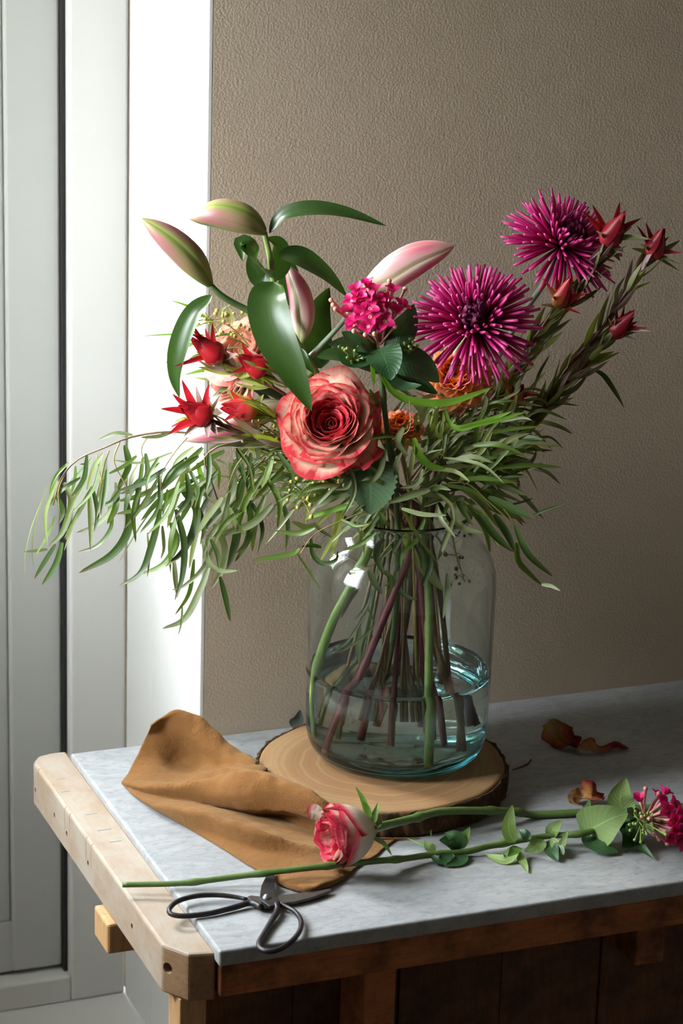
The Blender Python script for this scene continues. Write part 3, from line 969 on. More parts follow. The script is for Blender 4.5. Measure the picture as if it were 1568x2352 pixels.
STEMG = plain('grey_green_stem', (0.170, 0.220, 0.140), 0.55, var=0.2, scale=140)
STEMR = plain('dark_red_stem', (0.120, 0.022, 0.028), 0.45, var=0.4, scale=120)
STEMB = plain('brown_twig', (0.150, 0.100, 0.045), 0.65, var=0.4, scale=150)
TWIG = plain('yellow_twig', (0.300, 0.230, 0.065), 0.5, var=0.3, scale=200)
BUDY = plain('mimosa_bud_skin', (0.360, 0.300, 0.055), 0.7, var=0.25, scale=400)
BUDG = plain('green_bud', (0.200, 0.290, 0.060), 0.55, var=0.3, scale=300)
BUDP = plain('pink_bud', (0.560, 0.260, 0.200), 0.55, var=0.2, scale=300)
SEPAL = leaf_mat('sepal', (0.050, 0.110, 0.020), (0.100, 0.190, 0.035), 0.45, 0.25, 0.3, 'parallel', 1.0, 0.4)

def frame(axis, hint=(0.13, 0.2, 0.97)):
    z = unit(np.array(tuple(axis), float))
    x = np.cross(np.array(hint, float), z)
    if np.linalg.norm(x) < 0.1:
        x = np.cross(np.array([0.9, 0.1, 0.1]), z)
    x = unit(x)
    return np.array([x, np.cross(z, x), z]).T         # local -> world

def view_dir(right, up, toward):
    """direction given along the picture's right, up and towards the viewer"""
    return (RGT * right + UPV * up + BK * toward).normalized()

def put(name, fn, nu, nv, m, parent, F, c):
    """surface in a flower's own frame"""
    off = np.array(wloc(parent))
    c = np.array(tuple(c))
    me = grid(name, lambda u, v: F @ np.array(fn(u, v)) + c - off, nu, nv)
    me.materials.append(m)
    o = bpy.data.objects.new(name, me)
    col.objects.link(o)
    o.parent = parent
    return o

def sep_leaf(name, F, c, d, L, w, m, parent, bend=0.0, prof=prof_bract, cup=0.35, base=(0, 0, 0), nu=4, nv=10, nrm=None, wave=0.0):
    """one pointed bract or sepal leaving along local direction d, bending by `bend` about the flower axis"""
    d = unit(np.array(d, float))
    z = np.array([0, 0, 1.0])
    pts = []
    p = np.array(base, float)
    dd = d.copy()
    for k in range(6):
        pts.append(F @ p + np.array(tuple(c)))
        p = p + dd * L / 5
        dd = unit(dd + z * bend * 0.2)
    n = F @ (z - d * (z @ d)) if nrm is None else F @ np.array(nrm)
    return blade(name, pts, w, n, m, parent, prof=prof, cup=cup, nu=nu, nv=nv, wave=wave, wk=1.5, ph=rng.random() * 6)

# ------------------------------------------------------------------ roses
def rose(parent, c, axis, R, mats, seed=0, cupped=0.0, spin=0.0, layers=None):
    r_ = random.Random(seed)
    F = frame(axis)
    # radius of the rim, height of the rim, outward roll, petals, half-width, material
    L = layers or [
        (0.08, -0.26, -0.03, 3, 1.5, 2), (0.15, -0.22, -0.04, 4, 1.2, 2), (0.22, -0.16, 0.05, 4, 1.1, 2), (0.29, -0.08, -0.03, 5, 0.95, 2), (0.36, 0.01, 0.03, 5, 0.95, 2), (0.42, 0.09, -0.02, 5, 0.9, 2), (0.48, 0.16, 0.00, 6, 0.82, 2),
        (0.53, 0.22, 0.03, 5, 0.92, 1), (0.59, 0.22, 0.05, 5, 0.90, 1), (0.66, 0.18, 0.08, 5, 0.88, 1), (0.74, 0.11, 0.10, 5, 0.86, 0), (0.83, 0.02, 0.13, 5, 0.84, 0), (0.92, -0.10, 0.16, 5, 0.82, 0), (1.02, -0.24, 0.20, 5, 0.78, 0)]
    for li, (rr, zz, roll, n, hw, mi) in enumerate(L):
        for k in range(n):
            a0 = spin + li * 1.94 + 2 * math.pi * k / n + r_.uniform(-0.16, 0.16)
            rad = rr * R * r_.uniform(0.95, 1.05)
            top = zz * R + r_.uniform(-0.03, 0.03) * R
            p1, p2, p3 = r_.random() * 6, r_.random() * 6, r_.random() * 6
            am = (0.022 + 0.03 * rr) * R
            pk = r_.uniform(0.0, 0.9)
            base = -0.62 * R + 0.2 * R * (1 - rr)
            wd = hw * r_.uniform(0.9, 1.12)
            def fn(u, v, rad=rad, top=top, a0=a0, p1=p1, p2=p2, p3=p3, am=am, pk=pk, base=base, wd=wd, rr=rr, roll=roll):
                uu = 2 * u - 1
                a = a0 + uu * wd * (0.45 + 0.55 * math.sin(min(1, v * 1.25) * math.pi / 2))
                e = 1 - 0.16 * abs(uu) ** 2.5                    # rim is highest in the middle
                s = v * e
                rad_v = rad * (0.22 + 0.78 * math.sin(min(1.0, s * 1.12) * math.pi / 2) ** 0.8)
                z = base + (top - base) * (s ** (1.15 + cupped))
                lip = max(0.0, (v - 0.78) / 0.22)
                rad_v += roll * R * lip ** 1.6 * (1 + 0.4 * math.sin(3 * uu + p1))
                z -= 0.55 * abs(roll) * R * lip ** 2
                q = math.sin(3.5 * uu + p1) * 0.7 + math.sin(7 * uu + p2) * 0.4 + math.sin(13 * uu + p3) * 0.15
                rad_v += am * q * v ** 3
                z += am * 1.1 * (math.sin(4 * uu + p3) * 0.6 + math.sin(11 * uu + p1) * 0.3) * v ** 3
                tipk = pk * math.exp(-((uu - 0.2 * math.sin(p2)) / 0.25) ** 2) * lip          # drawn-out tip
                z += 0.05 * R * tipk
                rad_v += 0.10 * R * tipk * rr
                return (rad_v * math.cos(a), rad_v * math.sin(a), z)
            put('petal', fn, 14 if rr > 0.4 else 10, 10, mats[mi], parent, F, c)

JAR_NECK = Vector((0.0, 0.0, 0.30))
def stem_down(top, knots, bottom, n=None):
    return [top] + list(knots) + [bottom]

def inside(px, py, z):
    """foot of a stem: photo pixel on a level inside the jar, kept within the glass"""
    p = T(px, py, z)
    r = math.hypot(p.x, p.y)
    lim = 0.094
    if r > lim:
        p.x, p.y = p.x * lim / r, p.y * lim / r
    return p

def neck(px, d):
    p = U(px, 1185, d)
    p.z = 0.315
    r = math.hypot(p.x, p.y)
    if r > 0.058:
        p.x, p.y = p.x * 0.058 / r, p.y * 0.058 / r
    return p

# the big coral rose
c = U(756, 962, 0.095)
foot = inside(1052, 1722, 0.058)
ro = thing('garden_rose', 'large open coral and cream garden rose with a deep red heart', 'rose', foot)
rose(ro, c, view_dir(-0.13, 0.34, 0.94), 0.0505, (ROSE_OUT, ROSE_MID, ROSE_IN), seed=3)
ax = view_dir(-0.13, 0.30, 0.95)
tube('stem', [c - ax * 0.030, c - ax * 0.055 + Vector((0.005, 0.008, -0.02)), U(860, 1120, 0.03), neck(925, 0.01), U(985, 1400, -0.005), foot], [0.0042, 0.0040, 0.0038, 0.0040, 0.0042], STEMB, ro, n=40, nodes=(0.4, 0.62, 0.8))
for k in range(5):
    a = k * 1.2566 + 0.4
    sep_leaf('sepal', frame(ax), c - ax * 0.034, (math.cos(a), math.sin(a), -0.25), 0.036, 0.009, SEPAL, ro, bend=-0.5)
blade('leaf', [U(846, 1062, 0.085), U(850, 1100, 0.100), U(852, 1140, 0.104), U(850, 1182, 0.100)], 0.060, view_dir(-0.1, 0.2, 1), ROSELEAF, ro, prof=prof_ovate, cup=0.12, serr=0.05, nu=6, nv=26)
blade('leaf', [U(800, 1040, 0.07), U(790, 1062, 0.075), U(770, 1085, 0.075)], 0.034, view_dir(-0.2, 0.5, 1), ROSELEAF, ro, prof=prof_ovate, cup=0.15, serr=0.05, nu=6, nv=20)
blade('leaf', [U(660, 1015, 0.03), U(600, 1018, 0.04), U(520, 1020, 0.045), U(480, 1030, 0.045)], 0.020, view_dir(-0.2, 0.7, 0.6), ROSELEAF, ro, prof=prof_ovate, cup=0.25, serr=0.04, nu=6, nv=20)

# the two pale roses behind the conebush
for (px, py, d, R, ax, lab, ft, sd, nk) in (
        (552, 790, 0.004, 0.039, view_dir(-0.35, 0.55, 0.75), 'pale peach rose with ruffled petals behind the upper red conebush heads', inside(760, 1660, 0.075), 21, 880),
        (520, 872, 0.012, 0.032, view_dir(-0.65, 0.15, 0.6), 'small pale peach rose half hidden between the red conebush heads', inside(800, 1690, 0.060), 29, 890)):
    c = U(px, py, d)
    t = thing('peach_rose', lab, 'rose', ft)
    rose(t, c, ax, R, (PALE_OUT, PALE_OUT, PALE_IN), seed=sd)
    tube('stem', [c - ax * R * 0.55, c - ax * R * 1.3 + Vector((0.012, 0, -0.01)), U(700, 1010, d), U(820, 1110, -0.01), neck(nk, -0.01), U((nk + 800) / 2, 1450, -0.02), ft], [0.0030, 0.0028, 0.0030], STEMD, t, n=40, nodes=(0.7,))
    for k in range(5):
        a = k * 1.2566
        sep_leaf('sepal', frame(ax), c - ax * R * 0.6, (math.cos(a), math.sin(a), -0.1), R * 0.7, R * 0.18, SEPAL, t, bend=-0.4)

# the cut rose lying on the cloth
def lying_rose():
    c = T(800, 1915, 0.047)
    ax = (RGT * -0.88 + UPV * -0.12 + BK * 0.44).normalized()
    t = thing('cut_rose', 'half open cream and pink rose lying on its side on the suede', 'rose', (c.x, c.y, 0.001))
    R = 0.034
    F = frame(ax)
    lay = [(0.10, 1.00, -0.05, 3, 1.3, 2), (0.21, 1.04, 0.05, 4, 1.1, 2), (0.33, 1.10, -0.04, 5, 0.95, 2), (0.45, 1.16, 0.05, 5, 0.95, 2), (0.57, 1.20, -0.03, 6, 0.85, 2), (0.69, 1.20, 0.05, 6, 0.85, 2), (0.80, 1.16, 0.04, 6, 0.85, 2), (0.90, 1.04, 0.05, 5, 0.95, 1)]
    rose(t, c - ax * 0.012, ax, R, (BUD_OUT, BUD_MID, BUD_IN), seed=8, cupped=-0.25, layers=lay)
    r_ = random.Random(4)
    # wrap of smooth outer petals
    for k, (a0, wd, hh, rr, rol) in enumerate(((0.3, 1.35, 0.62, 0.93, 0.02), (2.4, 1.35, 0.66, 0.95, 0.02), (4.4, 1.35, 0.60, 0.97, 0.02), (1.35, 1.25, 0.38, 1.01, 0.04), (5.5, 1.1, 0.5, 1.0, 0.06))):
        def fn(u, v, a0=a0, wd=wd, hh=hh, rr=rr, rol=rol):
            uu = 2 * u - 1
            e = 1 - 0.30 * abs(uu) ** 2.2
            s = v * e
            a = a0 + uu * wd * (0.5 + 0.5 * math.sin(min(1, v * 1.4) * math.pi / 2))
            z = -0.78 + (hh + 0.78) * s
            rad = rr * math.sin(min(1.0, 0.10 + (z + 0.78) / 1.25) * math.pi / 2) ** 0.55 * (1 - 0.10 * max(0, z) ** 2)
            rad += rol * max(0, (v - 0.8) / 0.2) ** 2 + 0.012 * math.sin(7 * uu + a0) * v ** 4
            return (rad * R * math.cos(a), rad * R * math.sin(a), z * R)
        put('petal', fn, 18, 14, BUD_OUT, t, F, c)
    # two curled lips at the top of the opening
    for (px, py, tx, ty) in ((740, 1885, 704, 1860), (752, 1878, 748, 1850)):
        p0, p1 = c + (T(px, py, 0.06) - c) * 0.9, T(tx, ty, 0.072)
        blade('petal', [p0, (p0 + p1) / 2 + Vector((0, 0, 0.004)), p1], 0.017, view_dir(-0.3, 0.2, 1), BUD_OUT, t, prof=prof_petal, cup=0.5, wave=0.3, nu=6)
    b = c - ax * R * 0.78
    b2 = T(860, 1908, 0.034)
    pts = [b, T(900, 1892, 0.036), T(960, 1877, 0.033), T(1014, 1864, 0.031), T(1100, 1862, 0.024), T(1180, 1864, 0.014), T(1225, 1871, 0.0056), T(1330, 1866, 0.0056), T(1450, 1858, 0.006), T(1590, 1852, 0.006)]
    tube('stem', pts, [0.0052, 0.0046, 0.0044, 0.0044, 0.0042, 0.0042, 0.0044, 0.0046], STEML, t, n=90, sides=10, nodes=(0.205, 0.43, 0.52))
    for (x0, y0, x1, y1, h) in ((845, 1865, 816, 1806, 0.085), (850, 1870, 832, 1838, 0.075), (856, 1880, 868, 1842, 0.070), (858, 1890, 864, 1858, 0.066), (856, 1935, 900, 1965, 0.010), (862, 1905, 880, 1890, 0.05)):
        p0, p1 = b + (T(x0, y0, 0.05) - b) * 0.45, T(x1, y1, h)
        blade('sepal', [p0, (p0 + p1) / 2 + Vector((0.002, 0.0, 0.003)), p1], 0.0075, view_dir(-0.4, 0.1, 0.9), SEPAL, t, prof=prof_lance, cup=0.4)
    blade('sepal', [T(1010, 1872, 0.010), T(990, 1900, 0.008), T(990, 1925, 0.004)], 0.004, view_dir(0, 0.3, 1), SEPAL, t, cup=0.3)
lying_rose()

# ------------------------------------------------------------------ chrysanthemums
def quill_mesh(name, L, r, m, curl=0.0, open_=0.35):
    """tubular petal along +x, base at the origin, rising to +z by curl"""
    S = [(L * s, 0, curl * L * s * s) for s in (0, 0.25, 0.5, 0.75, 1.0)]
    me = tube_mesh(name, S, [r * 0.55, r * 0.75, r * 0.95, r * 1.1, r * 1.15, r * 0.85], sides=7, n=9, caps=True)
    for v in me.vertices:                      # spoon-like end
        f = max(0.0, (v.co.x / L - 0.72) / 0.28)
        if v.co.z - curl * v.co.x ** 2 / L > 0.2 * r:
            v.co.z -= open_ * r * f * 2.0
    me.materials.append(m)
    return me

def mum(parent, c, axis, R, seed):
    r_ = random.Random(seed)
    F = Matrix([list(row) for row in frame(axis)]).to_4x4()
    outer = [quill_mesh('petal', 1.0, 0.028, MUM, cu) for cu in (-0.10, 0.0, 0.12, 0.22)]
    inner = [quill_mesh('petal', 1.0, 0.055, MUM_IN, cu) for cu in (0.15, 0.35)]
    rings = [(34, 1.04, -0.22, 0), (36, 0.98, 0.02, 0), (36, 0.90, 0.24, 0), (34, 0.80, 0.46, 0), (30, 0.66, 0.66, 0), (28, 0.52, 0.84, 0), (24, 0.40, 1.0, 1), (18, 0.31, 1.15, 1), (12, 0.24, 1.32, 1), (5, 0.2, 1.5, 1)]
    off = wloc(parent)
    for i, (n, L, el, kind) in enumerate(rings):
        for k in range(n):
            a = 2 * math.pi * (k + 0.5 * (i % 2)) / n + r_.uniform(-0.07, 0.07)
            e = el + r_.uniform(-0.13, 0.13)
            l = L * R * r_.uniform(0.86, 1.08)
            b = 0.10 * R
            M4 = Matrix.Translation(tuple(c)) @ F @ Matrix.Rotation(a, 4, 'Z') @ Matrix.Translation((b, 0, -0.06 * R + 0.01 * R * i)) @ Matrix.Rotation(-e, 4, 'Y') @ Matrix.Rotation(r_.uniform(-0.6, 0.6), 4, 'X') @ Matrix.Diagonal((l, R, R, 1))
            me = (inner if kind else outer)[r_.randrange(2) if kind else min(3, i // 2 + r_.randrange(2))]
            link('petal', me, None, parent, M4)

def calyx(parent, c, ax, r, m):
    F = Matrix([list(row) for row in frame(ax)]).to_4x4()
    me = lathe_mesh('calyx', [(r * 0.3, -r * 0.9), (r * 0.7, -r * 0.6), (r, -r * 0.1), (r * 0.9, r * 0.2), (0.0002, r * 0.2)], 20)
    link('calyx', me, m, parent, Matrix.Translation(tuple(c)) @ F)

for (px, py, d, ax, R, lab, kn, ft, nk, sd) in (
        (1090, 738, 0.072, view_dir(-0.10, 0.30, 0.95), 0.0655, 'magenta spider chrysanthemum in full bloom in front of the apricot dahlia',
         [U(1050, 806, 0.026), U(1020, 890, 0.04), U(990, 1000, 0.035)], inside(1000, 1775, 0.052), 972, 5),
        (1296, 556, -0.035, view_dir(0.42, 0.58, 0.66), 0.0640, 'magenta spider chrysanthemum tilted away beside the crimson conebush heads',
         [U(1255, 640, -0.045), U(1185, 745, -0.04), U(1100, 900, -0.03), U(1010, 1080, -0.02)], inside(905, 1630, 0.08), 960, 9)):
    c = U(px, py, d)
    t = thing('spider_chrysanthemum', lab, 'flower', ft)
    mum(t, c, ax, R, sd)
    calyx(t, c - ax * 0.010, ax, 0.011, STEMD)
    tube('stem', [c - ax * 0.014, c - ax * 0.026] + kn + [neck(nk, 0.03 if sd == 5 else -0.02), U(984, 1400, 0.035) if sd == 5 else U(930, 1420, -0.03), ft], [0.0036, 0.0038, 0.0042, 0.0048, 0.0054] if sd == 5 else [0.0036, 0.0034, 0.0032], STEMG if sd == 9 else STEM, t, n=60, sides=10, nodes=(0.5, 0.72, 0.9))

# ------------------------------------------------------------------ dahlias
def dahlia(parent, c, axis, R, seed, closed=0.0):
    r_ = random.Random(seed)
    F = Matrix([list(row) for row in frame(axis)]).to_4x4()
    def pm(m, cup):
        # petal along +x, cupped towards +z
        pts = [(0, 0, 0), (0.35, 0, -0.02), (0.7, 0, 0.02), (1.0, 0, 0.10)]
        me = blade_mesh('petal', pts, 0.42, (0, 0, 1), prof=prof_petal, cup=cup, nu=6, nv=8)
        me.materials.append(m)
        return me
    outs = [pm(DAH, 0.55), pm(DAH, 0.75)]
    ins = [pm(DAH_IN, 1.1), pm(DAH_IN, 1.4)]
    rings = [(14, 1.0, -0.35), (14, 0.97, -0.10), (13, 0.90, 0.14), (13, 0.80, 0.36), (12, 0.68, 0.56), (11, 0.55, 0.74), (11, 0.44, 0.92), (9, 0.34, 1.08), (7, 0.26, 1.25), (4, 0.2, 1.42)]
    for i, (n, L, el) in enumerate(rings):
        for k in range(n):
            a = 2 * math.pi * (k + 0.5 * (i % 2)) / n + r_.uniform(-0.06, 0.06)
            e = el + closed + r_.uniform(-0.08, 0.08)
            l = L * R * r_.uniform(0.93, 1.05)
            w = R * (1.0 if i < 5 else 0.72)
            M4 = Matrix.Translation(tuple(c)) @ F @ Matrix.Rotation(a, 4, 'Z') @ Matrix.Translation((0.04 * R, 0, 0)) @ Matrix.Rotation(-e, 4, 'Y') @ Matrix.Diagonal((l, w, w, 1))
            link('petal', (outs if i < 5 else ins)[r_.randrange(2)], None, parent, M4)

for (px, py, d, ax, R, lab, ft, nk, sd, kn) in (
        (1050, 868, 0.030, view_dir(-0.22, 0.34, 0.92), 0.0425, 'apricot dahlia with an orange red centre under the magenta chrysanthemum', inside(1040, 1720, 0.06), 985, 2, [U(1030, 960, -0.01), U(1000, 1080, -0.01)]),
        (918, 985, 0.040, view_dir(0.05, 0.72, 0.62), 0.0290, 'smaller apricot dahlia sunk deep in the grey green foliage', inside(880, 1640, 0.07), 950, 6, [U(925, 1060, 0.02)])):
    c = U(px, py, d)
    t = thing('apricot_dahlia', lab, 'flower', ft)
    dahlia(t, c, ax, R, sd)
    calyx(t, c - ax * 0.006, ax, 0.008, STEMD)
    tube('stem', [c - ax * 0.008, c - ax * 0.03] + kn + [neck(nk, -0.01), U((nk + px) / 2, 1420, -0.02), ft], [0.0030, 0.0032, 0.0034], STEMB, t, n=50, nodes=(0.6, 0.8))

# ------------------------------------------------------------------ oriental lily
def m_bud(name, pink, white, green):
    M = Mat(name)
    u, v = M.uv()
    w = M.math('ABSOLUTE', M.math('SINE', M.math('MULTIPLY', u, 6 * math.pi / 2)))      # three broad faces
    seam = M.math('POWER', M.math('SUBTRACT', 1.0, w), 9.0)
    rib = M.math('POWER', M.math('SUBTRACT', 1.0, M.math('ABSOLUTE', M.math('COSINE', M.math('MULTIPLY', u, 6 * math.pi / 2)))), 14.0)
    tc = M.n('ShaderNodeTexCoord')
    mp = M.n('ShaderNodeMapping')
    mp.inputs['Scale'].default_value = (60, 3, 1)
    M.t.links.new(tc.outputs['UV'], mp.inputs[0])
    nz = M.noise(mp.outputs[0], 1.0, 2)
    blush = M.math('MULTIPLY', M.ramp(v, [(0.05, (0, 0, 0)), (0.40, (0.6,) * 3), (0.75, (1, 1, 1)), (0.97, (0.5,) * 3)]), M.math('POWER', w, 1.4))
    c = M.mix(M.math('MULTIPLY', blush, M.math('ADD', M.math('MULTIPLY', nz, 0.6), 0.9), clamp=True), white, pink)
    c = M.mix(M.math('MULTIPLY', M.math('ADD', seam, M.math('MULTIPLY', rib, 0.8)), 0.9, clamp=True), c, green)
    c = M.mix(M.ramp(v, [(0.0, (0.85,) * 3), (0.22, (0, 0, 0))]), c, tuple(x * 0.8 for x in green))
    return thin(M, c, 0.42, 0.12, M.bump(nz, 0.2, 0.0008), c, 0.45)

BUDA = m_bud('lily_bud_green', (0.36, 0.13, 0.15), (0.26, 0.32, 0.075), (0.13, 0.23, 0.02))
BUDB = m_bud('lily_bud_pink', (0.55, 0.09, 0.19), (0.66, 0.58, 0.46), (0.26, 0.36, 0.04))
BUDC = m_bud('lily_bud_blush', (0.58, 0.14, 0.21), (0.68, 0.56, 0.46), (0.36, 0.36, 0.05))

def lily_bud(parent, pts, rad, m, rot=0.0):
    off = np.array(wloc(parent))
    S = catmull([np.array(tuple(p)) - off for p in pts], 30)
    tan = np.array([unit(t) for t in np.gradient(S, axis=0)])
    F0 = unit(np.cross(tan[0], np.array(tuple(BK))))
    sides, vs, uv, fs = 36, [], [], []
    for j in range(30):
        v = j / 29
        t = tan[j]
        s = unit(F0 - t * (F0 @ t))
        b = np.cross(t, s)
        r = rad * ((0.26 + 0.74 * math.sin(math.pi / 2 * min(1, v / 0.42)) ** 0.9) if v < 0.42 else max(0.03, 1 - ((v - 0.42) / 0.58) ** 2.3) ** 0.8)
        r = max(r, rad * 0.05)
        for i in range(sides + 1):
            a = 2 * math.pi * i / sides
            k = r * (1 + 0.055 * math.cos(3 * a + math.pi) - 0.055 * math.exp(-(((a * 3 / (2 * math.pi)) % 1 - 0.5) / 0.06) ** 2) * 0 - 0.09 * math.exp(-(min((a * 3 / (2 * math.pi)) % 1, 1 - (a * 3 / (2 * math.pi)) % 1) / 0.05) ** 2))
            vs.append(S[j] + (s * math.cos(a + rot) + b * math.sin(a + rot)) * k)
            uv.append((i / sides, v))
    for j in range(29):
        for i in range(sides):
            q = j * (sides + 1) + i
            fs.append((q, q + 1, q + sides + 2, q + sides + 1))
    me = mesh('bud', vs, fs, uv)
    me.materials.append(m)
    o = bpy.data.objects.new('bud', me)
    col.objects.link(o)
    o.parent = parent

def lily():
    ft = inside(708, 1690, 0.062)
    t = thing('lily_stem', 'tall oriental lily stem with broad dark leaves and closed pink and green buds', 'lily', ft)
    D = 0.055
    tube('stem', [U(607, 533, D), U(613, 560, D), U(622, 600, D), U(628, 646, D), U(650, 720, D - 0.01), U(683, 788, D - 0.01), U(721, 848, D - 0.015), U(790, 960, 0.02), U(845, 1080, 0.03), neck(858, 0.045), U(815, 1330, 0.050), U(760, 1440, 0.045), U(722, 1580, 0.035), ft],
         [0.0030, 0.0034, 0.0042, 0.0048, 0.0052, 0.0054, 0.0056], STEM, t, n=90, sides=12, nodes=(0.06, 0.16, 0.55, 0.66))
    tube('branch', [U(650, 735, D - 0.01), U(610, 728, D), U(560, 708, D), U(510, 680, D + 0.005), U(482, 654, D + 0.005)], [0.0042, 0.0040, 0.0036, 0.0036], STEMD, t, n=24)
    tube('branch', [U(706, 825, D - 0.02), U(740, 790, D - 0.02), U(790, 735, D - 0.02), U(836, 662, D - 0.02)], [0.0034, 0.0030, 0.0034], STEMG, t, n=24)
    tube('branch', [U(700, 812, D - 0.03), U(694, 800, D - 0.03), U(690, 786, D - 0.03)], [0.0034, 0.0034], STEM, t, n=10)
    tube('branch', [U(721, 848, D - 0.015), U(690, 900, D - 0.03), U(664, 930, D - 0.03)], [0.0034, 0.0034], STEM, t, n=12)
    lily_bud(t, [U(482, 654, D + .005), U(440, 598, D + .015), U(390, 550, D + .02), U(326, 502, D + .02)], 0.0158, BUDA, 0.75)
    lily_bud(t, [U(607, 533, D), U(560, 505, D + .005), U(500, 492, D + .005), U(436, 503, D)], 0.0172, BUDA, 1.15)
    lily_bud(t, [U(690, 787, D - .03), U(697, 730, D - .03), U(688, 670, D - .03), U(658, 606, D - .03)], 0.0138, BUDB, 0.2)
    lily_bud(t, [U(836, 662, D - .02), U(890, 632, D - .02), U(960, 590, D - .015), U(1043, 564, D - .01)], 0.0192, BUDC, 0.95)
    lily_bud(t, [U(664, 928, 0.02), U(590, 950, 0.030), U(510, 985, 0.034), U(424, 1012, 0.034)], 0.0165, BUDB, 1.3)
    n0 = view_dir(0.1, 0.25, 1)
    for (pts, w, nh, cup, tw) in (
            ([(618, 536, D), (649, 495, D + .005), (712, 480, D + .01), (789, 488, D + .01), (888, 519, D + .01)], 46, view_dir(0.0, 0.62, 0.75), 0.30, 0.0),
            ([(629, 647, D + .004), (614, 690, D + .030), (633, 772, D + .055), (673, 854, D + .068), (716, 945, D + .070)], 92, view_dir(-0.2, 0.15, 1), 0.28, 0.0),
            ([(486, 678, D), (444, 720, D + .01), (412, 795, D + .01), (402, 860, D + .005), (412, 915, D)], 52, view_dir(-0.35, 0.15, 0.9), 0.35, 0.1),
            ([(624, 640, D), (598, 608, D + .02), (574, 572, D + .03), (553, 556, D + .03), (557, 600, D + .035)], 56, view_dir(-0.15, 0.75, 0.75), 0.35, 0.0),
            ([(626, 645, D - .006), (644, 600, D - .015), (640, 560, D - .02), (612, 545, D - .02)], 50, view_dir(0.4, 0.1, 0.9), 0.25, 0.0),
            ([(624, 646, D - .006), (600, 640, D - .012), (584, 610, D - .012), (578, 570, D - .012)], 46, view_dir(-0.4, 0.1, 0.9), 0.25, 0.0),
            ([(640, 582, D - .01), (690, 592, D - .005), (746, 629, D), (797, 682, D + .005)], 62, view_dir(0.25, 0.65, 0.75), 0.22, 0.2),
            ([(738, 846, D - .04), (722, 790, D - .045), (730, 722, D - .045), (756, 660, D - .045)], 78, view_dir(0.2, 0.1, 1), 0.25, 0.0),
            ([(652, 705, D - .03), (660, 660, D - .035), (664, 620, D - .035), (650, 580, D - .035)], 48, view_dir(0.3, 0.2, 1), 0.25, 0.0),
            ([(727, 819, D - .01), (790, 818, D - .005), (870, 846, D), (960, 872, D + .005), (1008, 906, D + .005)], 62, view_dir(0.1, 0.75, 0.6), 0.25, 0.0),
            ([(660, 925, 0.015), (600, 890, 0.02), (540, 885, 0.02), (486, 912, 0.02)], 56, view_dir(0.0, 0.8, 0.6), 0.25, 0.0),
            ([(690, 800, D), (700, 830, D + .01), (722, 858, D + .012)], 22, n0, 0.3, 0.0)):
        blade('leaf', [U(*p) for p in pts], w * PXM, nh, LILY_LEAF, t, prof=prof_ovate if w > 60 else prof_lance, cup=cup, twist=tw, nu=8, nv=26, wave=0.05, wk=1.3)
lily()

# ------------------------------------------------------------------ red conebush
def conebush_head(parent, base, tips, bulb, mats, rb=0.011, nb=9, seed=0, w=0.0085):
    """a closed cone of bracts at the base of long spreading ones; tips = (photo x, y, depth, width factor, material no.)"""
    r_ = random.Random(seed)
    B = base
    ax = (bulb - B)
    Lb = ax.length * 1.7
    ax = ax.normalized()
    F = frame(ax)
    core = bpy.data.objects.new('flower_head', lathe_mesh('flower_head', [(0.0015, 0), (rb * 0.62, Lb * 0.10), (rb * 0.80, Lb * 0.32), (rb * 0.62, Lb * 0.62), (rb * 0.25, Lb * 0.86), (0.0003, Lb * 0.95)], 14))
    core.data.materials.append(mats[1])
    col.objects.link(core)
    core.parent = parent
    core.matrix_basis = Matrix.Translation(tuple(B)) @ Matrix([list(r) for r in F]).to_4x4()
    core.location = core.location - wloc(parent)
    def sub(name, pts, wd, nh, m, prof, cup):
        inv = np.array(core.matrix_basis.to_3x3())
        o0 = np.array(tuple(B))
        P = [(np.array(tuple(p)) - o0) @ inv for p in pts]
        me = blade_mesh(name, P, wd, np.array(tuple(nh)) @ inv, prof=prof, cup=cup, nu=6, nv=12)
        me.materials.append(m)
        o = bpy.data.objects.new(name, me)
        col.objects.link(o)
        o.parent = core
    for k in range(nb):
        a = 2 * math.pi * k / nb * 2.4 + r_.uniform(-0.2, 0.2)
        rad = V3(F @ np.array([math.cos(a), math.sin(a), 0]))
        q = 1 - 0.35 * (k / nb)
        pts = [B + ax * Lb * 0.02 + rad * rb * 0.35, B + ax * Lb * 0.30 + rad * rb * 1.02 * q, B + ax * Lb * 0.66 + rad * rb * 0.80 * q, B + ax * Lb * (1.0 + 0.14 * (k % 3)) + rad * rb * r_.uniform(0.05, 0.5)]
        sub('bract', pts, rb * 1.35, -rad, mats[0], prof_lance, 0.45)
    for (px, py, d, wf, mi) in tips:
        P = U(px, py, d)
        v = P - B
        L = v.length
        out = (v - ax * v.dot(ax))
        on = out.normalized() if out.length > 1e-4 else V3(F[:, 0])
        m1 = B + v * 0.30 - on * 0.05 * L + ax * 0.10 * L
        m2 = B + v * 0.66 - on * 0.03 * L + ax * 0.06 * L
        nh = (ax * 0.8 - on * 0.6 + BK * 0.9).normalized()
        sub('bract', [B, m1, m2, P], 0.92 * w * wf * (0.7 + 0.3 * L / 0.05), nh, mats[mi], prof_lance, 0.4)
    return core

